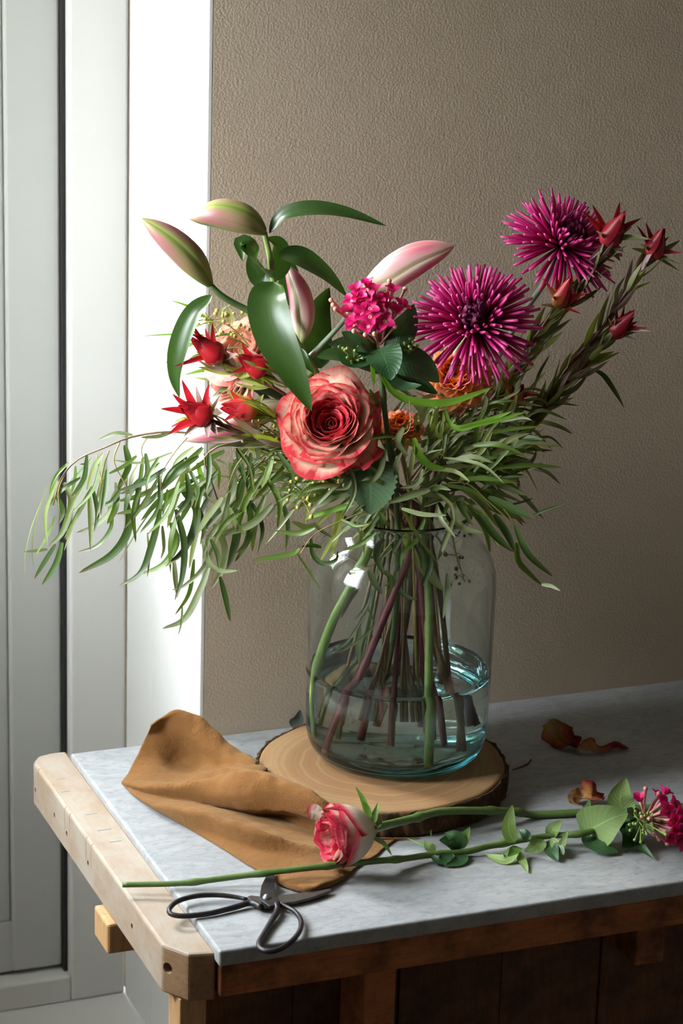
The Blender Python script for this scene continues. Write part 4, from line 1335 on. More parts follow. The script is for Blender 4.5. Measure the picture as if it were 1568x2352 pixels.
def conebush(label, stem_pts, heads, ft, nk, kn, leaves, lm, seed, group=None, r=0.0026):
    r_ = random.Random(seed)
    t = thing('conebush_stem', label, 'conebush', ft, group)
    pts = [U(*p) for p in stem_pts]
    full = pts + [U(*p) for p in kn] + [nk] + [ft]
    tube('stem', full, [r * 0.7, r * 0.8, r, r * 1.1, r * 1.25, r * 1.35], STEMR, t, n=70, sides=8, nodes=(0.3, 0.6))
    S = catmull(pts, 60)
    leaves = int(leaves * 1.5)
    for k in range(leaves):
        i = int(3 + (k + r_.random() * 0.5) / leaves * 54)
        i = min(i, 58)
        p = V3(S[i])
        tan = V3(unit(S[max(i - 1, 0)] - S[i + 1]))         # towards the head
        a = r_.random() * 6.28
        sd = (V3(frame(tan) @ np.array([math.cos(a), math.sin(a), 0])))
        L = r_.uniform(0.030, 0.052)
        m1 = p + tan * L * 0.45 + sd * L * r_.uniform(0.15, 0.30)
        m2 = p + tan * L * 0.95 + sd * L * r_.uniform(0.18, 0.5)
        blade('leaf', [p, m1, m2], r_.uniform(0.0065, 0.0100), (-sd + BK * 0.6), lm[r_.randrange(len(lm))], t, prof=prof_lance, cup=0.3, nu=4, nv=9)
    for h in heads:
        conebush_head(t, U(*h[0]), h[2], U(*h[1]), h[3], rb=h[4], seed=seed + len(h[2]), w=h[5])
    return t

RM = (RED, RED, REDY, LEUCPALE, LEUCLEAF)
RK = (REDK, REDK, RED, LEUCPALE, LEUCLEAFD, REDY)
dA = 0.055
conebush('scarlet conebush sprig with one pointed head above the pale peach roses', [(510, 829, dA), (545, 848, dA), (600, 878, dA), (645, 900, dA)],
         [((512, 830, dA), (478, 802, dA + .004), [(443, 745, dA + .01, 1.2, 0), (488, 740, dA, 1.1, 0), (489, 763, dA + .012, 0.8, 0), (432, 778, dA + .02, 1.0, 0), (399, 843, dA + .015, 1.0, 0), (470, 752, dA - .01, 0.9, 2), (546, 813, dA + .015, 1.0, 3), (528, 788, dA - .004, 0.6, 3), (525, 858, dA, 1.0, 4)], RM, 0.0135, 0.0095)],
         inside(790, 1690, 0.052), neck(935, 0.0), [(760, 985, 0.03), (860, 1090, 0.02)], 14, [LEUCLEAF, LEUCLEAF, LEUCPALE], 31)
conebush('scarlet conebush sprig with a plump half closed head beside the big lily leaf', [(610, 852, dA + .01), (640, 864, dA + .01), (690, 900, dA)],
         [((612, 853, dA + .01), (582, 838, dA + .016), [(555, 786, dA + .02, 1.3, 0), (548, 800, dA + .0, 1.3, 4), (547, 815, dA + .03, 1.0, 0), (529, 857, dA + .025, 1.0, 0), (614, 806, dA + .02, 0.8, 3), (640, 800, dA, 0.7, 3), (548, 870, dA + .01, 1.1, 4)], RM, 0.0140, 0.0100)],
         inside(850, 1680, 0.055), neck(940, -0.02), [(780, 1000, 0.03), (870, 1090, 0.01)], 12, [LEUCLEAF, LEUCLEAF, LEUCPALE], 37)
conebush('scarlet conebush sprig with a wide star shaped head over the trailing eucalyptus', [(483, 965, dA + .02), (530, 984, dA + .02), (574, 1002, dA + .015), (628, 1015, dA + .01), (690, 1040, dA)],
         [((486, 965, dA + .02), (452, 948, dA + .026), [(417, 870, dA + .03, 1.3, 0), (395, 904, dA + .03, 1.1, 0), (450, 885, dA + .015, 1.0, 3), (480, 882, dA + .03, 1.2, 0), (367, 939, dA + .035, 1.1, 0), (405, 932, dA + .045, 1.0, 0), (385, 999, dA + .04, 1.4, 0), (422, 1003, dA + .035, 1.3, 3), (478, 1006, dA + .045, 1.1, 3), (401, 968, dA + .015, 1.0, 4), (390, 981, dA + .02, 0.8, 0), (508, 905, dA + .015, 0.7, 3), (500, 1000, dA + .04, 1.0, 3)], RM, 0.0140, 0.0105)],
         inside(722, 1735, 0.048), neck(955, 0.035), [(790, 1080, 0.05), (900, 1140, 0.05)], 15, [LEUCLEAF, LEUCLEAFD, LEUCPALE], 41, r=0.0036)
conebush('scarlet conebush sprig with a yellow flushed bud head touching the coral rose', [(587, 941, dA + .01), (612, 951, dA + .01), (650, 965, dA)],
         [((590, 942, dA + .01), (552, 940, dA + .018), [(528, 896, dA + .015, 1.2, 0), (520, 892, dA + .005, 1.2, 4), (512, 968, dA + .03, 1.2, 0), (517, 927, dA + .025, 1.0, 2), (576, 905, dA + .02, 1.0, 2), (578, 972, dA + .03, 0.8, 3), (606, 905, dA + .015, 0.8, 4), (545, 962, dA + .035, 1.1, 2)], (REDY, RED, REDY, LEUCPALE, LEUCLEAF), 0.0145, 0.0100)],
         inside(900, 1700, 0.06), neck(920, -0.03), [(760, 1030, 0.03), (860, 1110, 0.02)], 10, [LEUCLEAF, LEUCLEAF], 43)
dE = 0.0
conebush('tall conebush stem with a crimson star head rising behind the tilted chrysanthemum', [(1387, 564, dE), (1365, 622, dE), (1333, 668, dE), (1280, 730, dE), (1225, 800, dE), (1180, 862, dE), (1110, 955, dE)],
         [((1387, 566, dE), (1410, 530, dE + .005), [(1337, 485, dE + .01, 1.1, 2), (1359, 469, dE - .01, 1.0, 2), (1423, 463, dE, 1.1, 2), (1432, 492, dE + .02, 1.0, 0), (1474, 500, dE + .005, 1.0, 0), (1497, 550, dE + .02, 1.1, 4), (1437, 529, dE + .025, 1.0, 0), (1368, 530, dE + .025, 0.9, 3), (1452, 520, dE - .01, 1.0, 4), (1350, 600, dE + .02, 0.6, 3), (1437, 580, dE + .01, 1.2, 3), (1425, 600, dE, 1.0, 4)], RK, 0.0135, 0.0095)],
         inside(950, 1640, 0.07), neck(975, -0.02), [(1050, 1060, -0.01)], 30, [LEUCLEAF, LEUCLEAFD, LEUCPALE, LEUCLEAFD], 53)
conebush('dark conebush stem with a wine red head at the top beside the crimson star head', [(1494, 593, dE), (1450, 652, dE), (1405, 722, dE), (1368, 772, dE), (1300, 850, dE), (1250, 930, dE), (1200, 985, dE), (1150, 1045, dE)],
         [((1492, 594, dE), (1508, 562, dE + .003), [(1482, 510, dE, 1.1, 0), (1461, 516, dE - .01, 0.8, 0), (1519, 537, dE + .01, 1.0, 0), (1536, 543, dE, 1.0, 5), (1566, 580, dE + .01, 1.0, 0), (1449, 570, dE + .015, 0.9, 4), (1564, 606, dE + .015, 0.8, 4), (1560, 622, dE, 0.6, 4), (1470, 560, dE + .02, 0.9, 4)], RK, 0.0120, 0.0088)],
         inside(1010, 1640, 0.06), neck(990, -0.03), [(1060, 1110, -0.02)], 34, [LEUCLEAFD, LEUCLEAFD, LEUCPALE, LEUCLEAF], 59)
conebush('conebush stem with an orange red head holding a yellow tuft near the chrysanthemums', [(1273, 709, dE + .02), (1240, 760, dE + .02), (1195, 825, dE + .015), (1150, 890, dE + .01), (1095, 965, dE)],
         [((1275, 709, dE + .02), (1293, 676, dE + .025), [(1246, 638, dE + .025, 0.9, 0), (1277, 630, dE + .015, 1.1, 5), (1298, 630, dE + .02, 0.8, 0), (1319, 651, dE + .005, 1.0, 4), (1352, 673, dE + .03, 1.1, 0), (1333, 721, dE + .04, 1.0, 0), (1259, 671, dE + .04, 0.8, 3), (1340, 690, dE + .02, 0.8, 2), (1310, 640, dE + .01, 0.8, 2), (1242, 700, dE + .03, 0.7, 3)], (REDY, RED, RED, LEUCPALE, LEUCLEAF, REDY), 0.0105, 0.0085)],
         inside(975, 1680, 0.065), neck(968, 0.0), [(1040, 1060, 0.0)], 24, [LEUCLEAF, LEUCLEAFD, LEUCPALE], 61)
conebush('conebush stem with a leaning crimson head set apart against the bare wall', [(1401, 775, dE + .015), (1340, 840, dE + .015), (1290, 890, dE + .01), (1230, 960, dE + .01), (1170, 1035, dE)],
         [((1402, 775, dE + .015), (1428, 748, dE + .02), [(1416, 709, dE + .01, 0.9, 0), (1434, 700, dE + .02, 0.9, 0), (1449, 711, dE + .01, 1.0, 2), (1486, 750, dE + .03, 1.0, 0), (1499, 762, dE + .035, 0.8, 3), (1465, 738, dE + .01, 1.0, 5), (1396, 730, dE + .025, 0.9, 3), (1410, 725, dE + .03, 1.0, 3), (1462, 780, dE + .03, 0.7, 4)], RK, 0.0105, 0.0085)],
         inside(1030, 1690, 0.06), neck(985, -0.01), [(1080, 1110, -0.01)], 28, [LEUCLEAF, LEUCLEAFD, LEUCPALE, LEUCLEAF], 67)
conebush('short conebush sprig with a pale orange head low among the right hand foliage'.replace('right hand ', ''), [(1176, 932, dE + .03), (1160, 965, dE + .03), (1130, 1010, dE + .02)],
         [((1177, 932, dE + .03), (1188, 910, dE + .033), [(1151, 866, dE + .03, 0.9, 0), (1176, 882, dE + .03, 0.8, 2), (1217, 899, dE + .035, 1.0, 0), (1238, 899, dE + .04, 0.9, 2), (1197, 880, dE + .025, 1.0, 4), (1160, 905, dE + .045, 0.9, 3)], (REDY, REDY, RED, LEUCPALE, LEUCLEAF), 0.0090, 0.0080)],
         inside(1000, 1700, 0.06), neck(965, 0.03), [(1050, 1100, 0.02)], 8, [LEUCLEAF, LEUCLEAFD], 71)

# ------------------------------------------------------------------ bouvardia
def star_petal():
    me = blade_mesh('petal', [(0, 0, 0), (0.35, 0, 0.10), (0.75, 0, 0.10), (1.0, 0, 0.02)], 0.80, (0, 0, 1), prof=lambda v: max(0.0, math.sin(math.pi * (0.12 + 0.88 * v) ** 0.9)) ** 0.6, cup=0.35, nu=4, nv=7)
    me.materials.append(PINK)
    return me
STAR = star_petal()
def floret(parent, base, tip, open_, size, bm=None):
    """slender tube with four petals, or a closed bud when open_ is 0"""
    ax = (tip - base).normalized()
    L = (tip - base).length
    r = size * 0.16
    pr = [(r * 0.7, 0), (r * 0.7, L * 0.3), (r * 0.8, L * 0.7), (r * 1.25, L)]
    if not open_:
        pr += [(r * 2.0, L + r * 0.9), (r * 2.1, L + r * 2.0), (r * 1.5, L + r * 3.2), (0.0002, L + r * 3.7)]
    else:
        pr += [(r * 0.9, L - r * 0.2), (0.0002, L - r * 0.5)]
    me = lathe_mesh('floret', pr, 10)
    o = bpy.data.objects.new('floret', me)
    me.materials.append(bm if bm else (BUDP if not open_ else TUBEP))
    col.objects.link(o)
    o.parent = parent
    F = Matrix([list(x) for x in frame(ax)]).to_4x4()
    o.matrix_basis = Matrix.Translation(tuple(base)) @ F
    o.location = o.location - wloc(parent)
    if open_:
        a0 = rng.random() * 6
        for k in range(4):
            p = bpy.data.objects.new('petal', STAR)
            col.objects.link(p)
            p.parent = o
            p.matrix_basis = Matrix.Translation((0, 0, L - r * 0.4)) @ Matrix.Rotation(a0 + k * math.pi / 2, 4, 'Z') @ Matrix.Translation((r * 0.5, 0, 0)) @ Matrix.Rotation(-open_, 4, 'Y') @ Matrix.Diagonal((size * 0.92, size, size, 1))
TUBEP = plain('pale_pink_tube', (0.56, 0.22, 0.22), 0.5, var=0.15, scale=200)

def bouv_up():
    ft = inside(868, 1635, 0.085)
    t = thing('bouvardia_stem', 'upright bouvardia with a dense head of hot pink star florets and dark leaves', 'bouvardia', ft)
    d = 0.085
    b = U(868, 800, d - 0.015)
    tube('stem', [b, U(876, 870, d - .02), U(884, 950, d - .015), U(896, 1040, d - .01), U(905, 1110, 0.06), neck(915, 0.045), U(905, 1440, 0.02), ft], [0.0030, 0.0034, 0.0038, 0.0036], STEMD, t, n=44, nodes=(0.12, 0.3, 0.5))
    r_ = random.Random(17)
    for (px, py, dz, op) in ((820, 665, .00, .5), (845, 655, -.01, .7), (808, 690, .01, .35), (832, 700, .015, .3), (858, 668, .0, .6), (886, 685, .0, .35), (900, 668, -.005, .55), (880, 705, .012, .45), (850, 727, .03, .12), (832, 722, .02, .3), (815, 735, .01, .5),
                             (804, 712, .0, .6), (884, 738, .03, .08), (868, 712, .02, .5), (845, 750, .02, .5), (870, 752, .02, .8), (922, 702, .0, .35), (812, 748, .01, .7), (842, 685, .015, .4), (865, 690, .012, .35), (905, 715, .01, .6), (826, 680, .012, .3), (850, 708, .025, .2)):
        floret(t, b + Vector((r_.uniform(-.004, .004), r_.uniform(-.004, .004), 0.006)), U(px, py, d + dz), op, 0.0120)
    for (px, py, dz) in ((763, 692, 0), (768, 703, .005), (773, 712, .01), (893, 650, -.01), (928, 668, -.01), (815, 762, .02), (860, 768, .03), (905, 752, .02), (840, 770, .025)):
        floret(t, b + Vector((0, 0, 0.002)), U(px, py, d + dz), 0, 0.0082)
    for (pts, w, nh, m) in (
            ([(890, 800, d - .01), (918, 770, d - .01), (938, 735, d - .02), (950, 698, d - .03)], 62, view_dir(0.2, 0.2, 1), BROAD), ([(880, 800, d), (915, 790, d + .005), (948, 772, d)], 44, view_dir(0.1, 0.5, 1), BROAD),
            ([(866, 800, d), (830, 790, d + .01), (784, 762, d + .012)], 52, view_dir(-0.1, 0.3, 1), BROAD), ([(868, 806, d), (840, 800, d + .015), (812, 806, d + .02)], 34, view_dir(-0.2, 0.4, 1), BROAD),
            ([(862, 808, d - .01), (800, 792, d - .012), (752, 790, d - .012)], 52, view_dir(-0.4, 0.5, 0.8), BROAD), ([(872, 800, d + .01), (884, 822, d + .026), (892, 848, d + .032), (897, 874, d + .034)], 80, view_dir(0.0, 0.15, 1), BROAD),
            ([(905, 832, d + .006), (940, 832, d + .012), (975, 848, d + .014), (1009, 878, d + .012)], 76, view_dir(0.15, 0.4, 1), BROAD), ([(860, 820, d), (800, 830, d + .004), (776, 812, d + .004)], 36, view_dir(-0.1, 0.3, 1), BROAD),
            ([(880, 870, d - .01), (930, 888, d - .005), (968, 885, d)], 34, view_dir(0.1, 0.6, 0.8), BROAD), ([(905, 850, d - .02), (960, 880, d - .02), (1004, 906, d - .02)], 40, view_dir(0.1, 0.4, 1), BROAD)):
        blade('leaf', [U(*p) for p in pts], w * PXM, nh, m, t, prof=prof_ovate, cup=0.22, nu=8, nv=20, wave=0.06, wk=1.5)
    for (cx, cy, n, s) in ((812, 808, 16, 34), (938, 800, 14, 26)):
        c0 = U(cx, cy + 18, d)
        for k in range(n):
            a, q = r_.random() * 6.28, r_.random() ** 0.6
            floret(t, c0, U(cx + s * q * math.cos(a), cy + s * 0.8 * q * math.sin(a), d + 0.02 * (1 - q)), 0, 0.0055, BUDG)
bouv_up()

def bouv_down():
    z = 0.0065
    t = thing('cut_bouvardia', 'cut bouvardia stem with pink florets lying along the marble over the scissors', 'bouvardia', tuple(T(283, 2032, 0.004)))
    P = [T(281, 2032, 0.0042), T(345, 2031, 0.0052), T(412, 2029, 0.007), T(470, 2023, 0.009), T(530, 2015, 0.0115), T(640, 2001, 0.0185), T(740, 1990, 0.0215), T(850, 1979, 0.016), T(930, 1972, 0.009), T(985, 1964, 0.007), T(1070, 1956, z), T(1130, 1942, z + .002), T(1250, 1921, z + .006), T(1338, 1914, z + .012), T(1420, 1890, 0.020), T(1480, 1878, 0.026)]
    tube('stem', P, [0.0031, 0.0033, 0.0035, 0.0036, 0.0036, 0.0036, 0.0034, 0.0032], STEML, t, n=110, sides=10, nodes=(0.125, 0.245, 0.36, 0.50, 0.60, 0.72, 0.86))
    up = view_dir(-0.15, 0.35, 0.9)
    for (pts, w, m, nh) in (
            ([(1060, 1950, .006), (1035, 1935, .016), (1008, 1930, .020)], 44, BROAD, view_dir(0, 0.6, 0.8)), ([(1055, 1950, .008), (1045, 1925, .022), (1022, 1912, .026)], 40, BROAD, view_dir(-.2, .5, .9)), ([(1056, 1948, .008), (1068, 1922, .022), (1079, 1899, .034)], 24, SEPAL, up),
            ([(1040, 1960, .008), (1010, 1975, .006), (985, 1962, .008)], 30, BROAD, view_dir(0, .7, .7)), ([(1060, 1958, .006), (1052, 1978, .004), (1020, 1990, .002)], 34, BROAD, view_dir(.1, .8, .6)), ([(1000, 1955, .010), (985, 1945, .014), (975, 1930, .018)], 22, BROADP, up),
            ([(985, 1948, .008), (960, 1936, .009), (934, 1925, .010)], 6, SEPAL, up),
            ([(1180, 1936, .012), (1168, 1900, .030), (1176, 1848, .054)], 34, BROADP, view_dir(.1, .1, 1)), ([(1185, 1945, .010), (1160, 1974, .004), (1113, 1962, .003)], 32, BROADP, view_dir(-.1, .7, .7)), ([(1188, 1955, .008), (1200, 1980, .003), (1212, 2004, .002)], 20, BROADP, view_dir(.1, .6, .8)),
            ([(1190, 1945, .010), (1180, 1955, .012), (1166, 1968, .010)], 26, SEPAL, up), ([(1215, 1930, .014), (1205, 1915, .020), (1192, 1905, .022)], 22, BROAD, up), ([(1240, 1925, .012), (1228, 1945, .008), (1205, 1955, .005)], 40, BROADP, view_dir(.1, .5, .9)),
            ([(1262, 1922, .012), (1270, 1904, .022), (1290, 1884, .030)], 30, BROADP, up), ([(1265, 1925, .012), (1285, 1945, .010), (1304, 1906, .024)], 22, BROADP, up), ([(1262, 1930, .010), (1268, 1955, .006), (1282, 1978, .003)], 34, BROAD, up), ([(1278, 1940, .010), (1290, 1955, .008), (1294, 1964, .006)], 20, BROAD, up),
            ([(1340, 1914, .012), (1375, 1895, .030), (1405, 1880, .040), (1442, 1868, .046)], 100, BROADP, view_dir(-.05, .10, 1)), ([(1342, 1910, .012), (1345, 1875, .026), (1354, 1836, .046)], 30, SEPAL, view_dir(-.5, .1, .8)), ([(1345, 1918, .012), (1375, 1945, .008), (1420, 1958, .004)], 46, BROAD, view_dir(.1, .7, .7)),
            ([(1436, 1880, .024), (1424, 1835, .046), (1437, 1786, .072)], 62, BROADP, view_dir(.0, .1, 1)), ([(1440, 1890, .02), (1470, 1940, .010), (1503, 1974, .003)], 24, BROAD, view_dir(-.1, .5, .9)), ([(1440, 1880, .02), (1450, 1920, .012), (1430, 1955, .006)], 52, BROAD, view_dir(0, .5, .9)),
            ([(1480, 1870, .03), (1485, 1890, .034), (1500, 1910, .036)], 30, BROADP, up), ([(1470, 1865, .03), (1440, 1868, .034), (1420, 1860, .032)], 28, BROAD, up), ([(1470, 1880, .025), (1460, 1910, .02), (1475, 1935, .014)], 40, BROAD, up)):
        blade('leaf', [T(*p) for p in pts], w * PXM, nh, m, t, prof=prof_ovate, cup=0.2, nu=8, nv=18, wave=0.06, wk=1.5)
    b = T(1478, 1880, 0.026)
    r_ = random.Random(23)
    for (px, py, h, op) in ((1510, 1830, .052, .5), (1525, 1822, .050, .6), (1530, 1862, .048, .15), (1545, 1848, .050, .4), (1555, 1870, .044, .5), (1560, 1890, .040, .4), (1548, 1905, .034, .5), (1565, 1905, .034, .3), (1535, 1920, .030, .7), (1558, 1925, .026, .5), (1575, 1875, .04, .4), (1545, 1885, .042, .3), (1578, 1900, .034, .3), (1470, 1838, .05, .8), (1520, 1845, .05, .4), (1562, 1935, .02, .6)):
        floret(t, b + Vector((r_.uniform(-.004, .004), 0, r_.uniform(-.004, .004))), T(px, py, h), op, 0.0120)
    for (px, py, h) in ((1482, 1815, .064), (1510, 1826, .058), (1500, 1915, .032), (1525, 1910, .034), (1530, 1935, .022), (1512, 1925, .026), (1475, 1875, .042), (1490, 1880, .044)):
        floret(t, b, T(px, py, h), 0, 0.0085, TUBEP if py < 1830 else BUDP)
    for k in range(24):
        floret(t, b + Vector((r_.uniform(-.012, .012), r_.uniform(-.01, .01), r_.uniform(-.008, .008))), T(1490 + r_.uniform(-50, 40), 1880 + r_.uniform(-40, 55), 0.03 + r_.uniform(-.012, .018)), 0, 0.0058, BUDG)
bouv_down()

# ------------------------------------------------------------------ willow eucalyptus
def zl(ox, oy, s):
    return lambda pts: [(ox + x * s, oy + y * s) for x, y in pts]
ZA = zl(40, 940, 0.3827)
ZB = zl(640, 860, 0.4337)
ZC = zl(350, 700, 0.3508)

def euc(label, twigs, leaves, Z, s, d0, seed, ft=None, spread=0.03, extra=None):
    """twigs and leaves as traced lines; each leaf hangs at its own depth"""
    r_ = random.Random(seed)
    base = ft if ft is not None else U(*twigs[0][0][0][:2], d0)
    t = thing('eucalyptus_branch', label, 'eucalyptus', base, 'willow eucalyptus in the bouquet')
    for (pts, r) in twigs:
        P = [U(p[0], p[1], p[2] if len(p) > 2 else d0) for p in pts]
        if ft is not None and r > 0.0014:
            P = P + [ft]
        tube('twig', P, [r * 0.5, r * 0.8, r] if len(P) < 6 else [r * 0.45, r * 0.7, r, r * 1.2], TWIG if r < 0.0019 else STEMB, t, n=max(12, 6 * len(P)), sides=6)
    for lf in leaves:
        pts, w, tone = Z(lf[0]), lf[1] * s, lf[2]
        dd = d0 + r_.uniform(-spread, spread)
        dt = r_.uniform(-0.012, 0.02)
        P = [U(x, y, dd + dt * k / (len(pts) - 1)) for k, (x, y) in enumerate(pts)]
        nh = view_dir(r_.uniform(-0.5, 0.3), r_.uniform(-0.15, 0.5), 1)
        blade('leaf', P, w * PXM * 0.90, nh, EUC[tone], t, prof=prof_willow, cup=r_.uniform(0.1, 0.45), twist=r_.uniform(-0.5, 0.5), nu=4, nv=16)
    for k in range(extra[0] if extra else 0):
        x0, x1, y0, y1 = extra[1]
        x, y = r_.uniform(x0, x1), r_.uniform(y0, y1)
        l = r_.uniform(75, 150)
        a = r_.uniform(1.45, 2.35)
        b = a + r_.uniform(-0.7, 0.7)
        dd = d0 + r_.uniform(-spread, spread)
        P = [U(x, y, dd), U(x + l * 0.5 * math.cos(b), y + l * 0.5 * math.sin(b), dd + 0.008), U(x + l * (0.5 * math.cos(b) + 0.5 * math.cos(a)), y + l * (0.5 * math.sin(b) + 0.5 * math.sin(a)), dd + r_.uniform(-0.01, 0.02))]
        blade('leaf', P, r_.uniform(9, 16) * PXM, view_dir(r_.uniform(-0.6, 0.4), r_.uniform(-0.1, 0.5), 1), EUC['dgdsg'[r_.randrange(5)]], t, prof=prof_willow, cup=r_.uniform(0.1, 0.45), twist=r_.uniform(-0.6, 0.6), nu=4, nv=12)
    return t

A = [([(515, 265), (460, 350), (415, 490)], 32, 'p'), ([(350, 340), (345, 420), (320, 520)], 24, 'g'), ([(440, 310), (360, 400), (245, 515)], 28, 'd'), ([(420, 400), (350, 540), (300, 660)], 36, 's'),
     ([(280, 440), (325, 560), (270, 740), (185, 825)], 48, 's'), ([(235, 520), (275, 610), (250, 690)], 32, 'd'), ([(225, 640), (190, 740), (100, 890)], 24, 'g'), ([(230, 810), (160, 920), (100, 1020)], 32, 'd'),
     ([(270, 800), (230, 930), (148, 1055)], 40, 'd'), ([(180, 840), (110, 850), (38, 856)], 22, 's'), ([(415, 545), (350, 660), (285, 790)], 22, 'g'), ([(450, 470), (480, 620), (460, 740)], 30, 'd'), ([(430, 500), (440, 700), (440, 850)], 34, 's'),
     ([(540, 360), (530, 480), (500, 640)], 38, 'd'), ([(590, 440), (590, 560), (480, 690), (350, 742)], 36, 's'), ([(570, 600), (560, 720), (480, 820), (360, 860)], 34, 'd'), ([(645, 215), (665, 340), (600, 470)], 44, 'd'),
     ([(715, 280), (640, 340), (540, 390)], 26, 'g'), ([(770, 265), (780, 390), (720, 470), (610, 510)], 38, 'd'), ([(890, 355), (760, 440), (600, 490)], 38, 'd'), ([(850, 460), (730, 520), (590, 555)], 34, 'g'), ([(870, 480), (740, 590), (590, 630)], 38, 'g'),
     ([(660, 560), (665, 720), (570, 870), (365, 985)], 56, 'd'), ([(845, 560), (740, 700), (608, 920)], 12, 'd'), ([(690, 155), (590, 145), (485, 185)], 28, 's'), ([(930, 135), (850, 162), (740, 170)], 28, 's'), ([(305, 320), (220, 420), (190, 560)], 24, 'g'),
     ([(930, 260), (750, 322), (570, 305)], 20, 'p'), ([(240, 430), (170, 620), (180, 835)], 27, 'p'), ([(450, 290), (420, 325), (375, 330)], 18, 's'), ([(520, 420), (500, 560), (470, 660)], 30, 's'), ([(330, 590), (300, 700), (205, 815)], 30, 's'),
     ([(300, 330), (240, 390), (200, 470)], 20, 'g'), ([(620, 480), (560, 560), (470, 580)], 34, 'd'), ([(360, 620), (330, 700), (280, 850)], 16, 'p'), ([(170, 470), (120, 640), (90, 800), (95, 960)], 8, 'p'), ([(140, 560), (80, 720), (45, 880), (45, 1000)], 8, 'p')]
euc('long drooping eucalyptus spray trailing past the window frame, outermost of the bouquet',
    [([(122, 1160, .035), (140, 1100, .035), (178, 1056, .035), (240, 1028, .035), (305, 1003, .035), (400, 992, .03), (520, 1010, .02), (640, 1045, .01), (780, 1120, .0), (880, 1178, -.01)], 0.0020),
     ([(228, 1130), (236, 1080), (250, 1035)], 0.0009), ([(292, 1120), (262, 1060), (275, 1015)], 0.0009), ([(140, 1190), (134, 1130), (150, 1085)], 0.0009), ([(330, 1060), (325, 1030), (340, 1000)], 0.0008), ([(240, 1010 + 120), (232, 1100), (222, 1045)], 0.0008)],
    A, ZA, 0.3827, 0.035, 101, inside(770, 1640, 0.08), extra=(16, (170, 380, 1030, 1130)))

B = [([(860, 600), (810, 800), (740, 980), (603, 1067)], 46, 'd'), ([(920, 680), (955, 800), (880, 930), (740, 992)], 52, 'g'), ([(1030, 320), (955, 500), (900, 715)], 50, 'p'), ([(1060, 225), (960, 310), (910, 430)], 32, 'p'), ([(985, 485), (1078, 620), (1010, 830), (885, 948)], 56, 'd'),
     ([(950, 600), (1000, 800), (990, 1000), (943, 1150)], 46, 'd'), ([(1200, 390), (1120, 500), (945, 592)], 30, 's'), ([(1280, 320), (1295, 480), (1200, 640), (1110, 740)], 56, 's'), ([(1230, 530), (1130, 660), (1080, 750)], 44, 'p'), ([(1150, 260), (1150, 390), (1130, 500)], 34, 'd'),
     ([(1080, 320), (1105, 420), (1090, 500)], 36, 'b'), ([(1180, 690), (1245, 820), (1230, 960), (1158, 1085)], 50, 's'), ([(1110, 780), (1150, 920), (1220, 970), (1322, 968)], 38, 'p'), ([(1190, 800), (1110, 960), (1000, 1060), (925, 1085)], 34, 's'), ([(1150, 950), (1090, 1100), (1000, 1260), (866, 1318)], 48, 's'),
     ([(1060, 900), (1030, 1100), (945, 1235)], 30, 'g'), ([(990, 1180), (985, 1280), (965, 1355)], 16, 'g'), ([(1310, 600), (1315, 760), (1260, 965)], 58, 'd'), ([(1215, 1005), (1250, 1140), (1277, 1275)], 36, 'd'), ([(1530, 570), (1420, 680), (1280, 735), (1128, 762)], 50, 's'),
     ([(1380, 510), (1398, 660), (1370, 800), (1308, 868)], 42, 'd'), ([(1270, 590), (1310, 690), (1372, 758)], 44, 'p'), ([(1240, 250), (1130, 310), (1015, 385)], 36, 'g'), ([(1000, 300), (1100, 480), (1195, 575)], 30, 's'), ([(1160, 780), (1200, 870), (1210, 960)], 32, 'd'), ([(1250, 650), (1160, 760), (1110, 900)], 34, 's'),
     ([(940, 900), (950, 1040), (960, 1130)], 34, 's'), ([(870, 700), (880, 830), (860, 900)], 26, 's'), ([(900, 480), (890, 560), (870, 640)], 24, 'g'), ([(1320, 230), (1390, 340), (1415, 470), (1425, 560)], 14, 'p'), ([(1430, 220), (1440, 310), (1320, 420)], 34, 's'), ([(1400, 260), (1395, 320), (1380, 400)], 30, 'd'),
     ([(1420, 560), (1320, 640), (1230, 690)], 26, 'g'), ([(1060, 560), (1000, 560), (960, 600)], 28, 'g'), ([(1100, 640), (1060, 800), (1030, 960)], 36, 'p'), ([(780, 740), (790, 880), (780, 1010)], 16, 'p'), ([(1350, 340), (1270, 330), (1190, 300)], 26, 's'), ([(1530, 440), (1420, 470), (1300, 420)], 22, 'g')]
euc('dense drooping eucalyptus spray hanging in front of the wall corner',
    [([(500, 1150, .06), (480, 1090, .06), (470, 1050, .06), (520, 1020, .055), (600, 1030, .04), (700, 1075, .02), (800, 1130, .01), (890, 1180, .0)], 0.0020),
     ([(370, 1150), (372, 1090), (400, 1040), (430, 1005)], 0.0009), ([(520, 1130), (540, 1075), (570, 1035)], 0.0009), ([(600, 1130), (610, 1080), (630, 1045)], 0.0009), ([(560, 1140), (570, 1090), (610, 1050)], 0.0008)],
    B, ZA, 0.3827, 0.05, 103, inside(815, 1650, 0.075), extra=(34, (400, 640, 1020, 1180)))

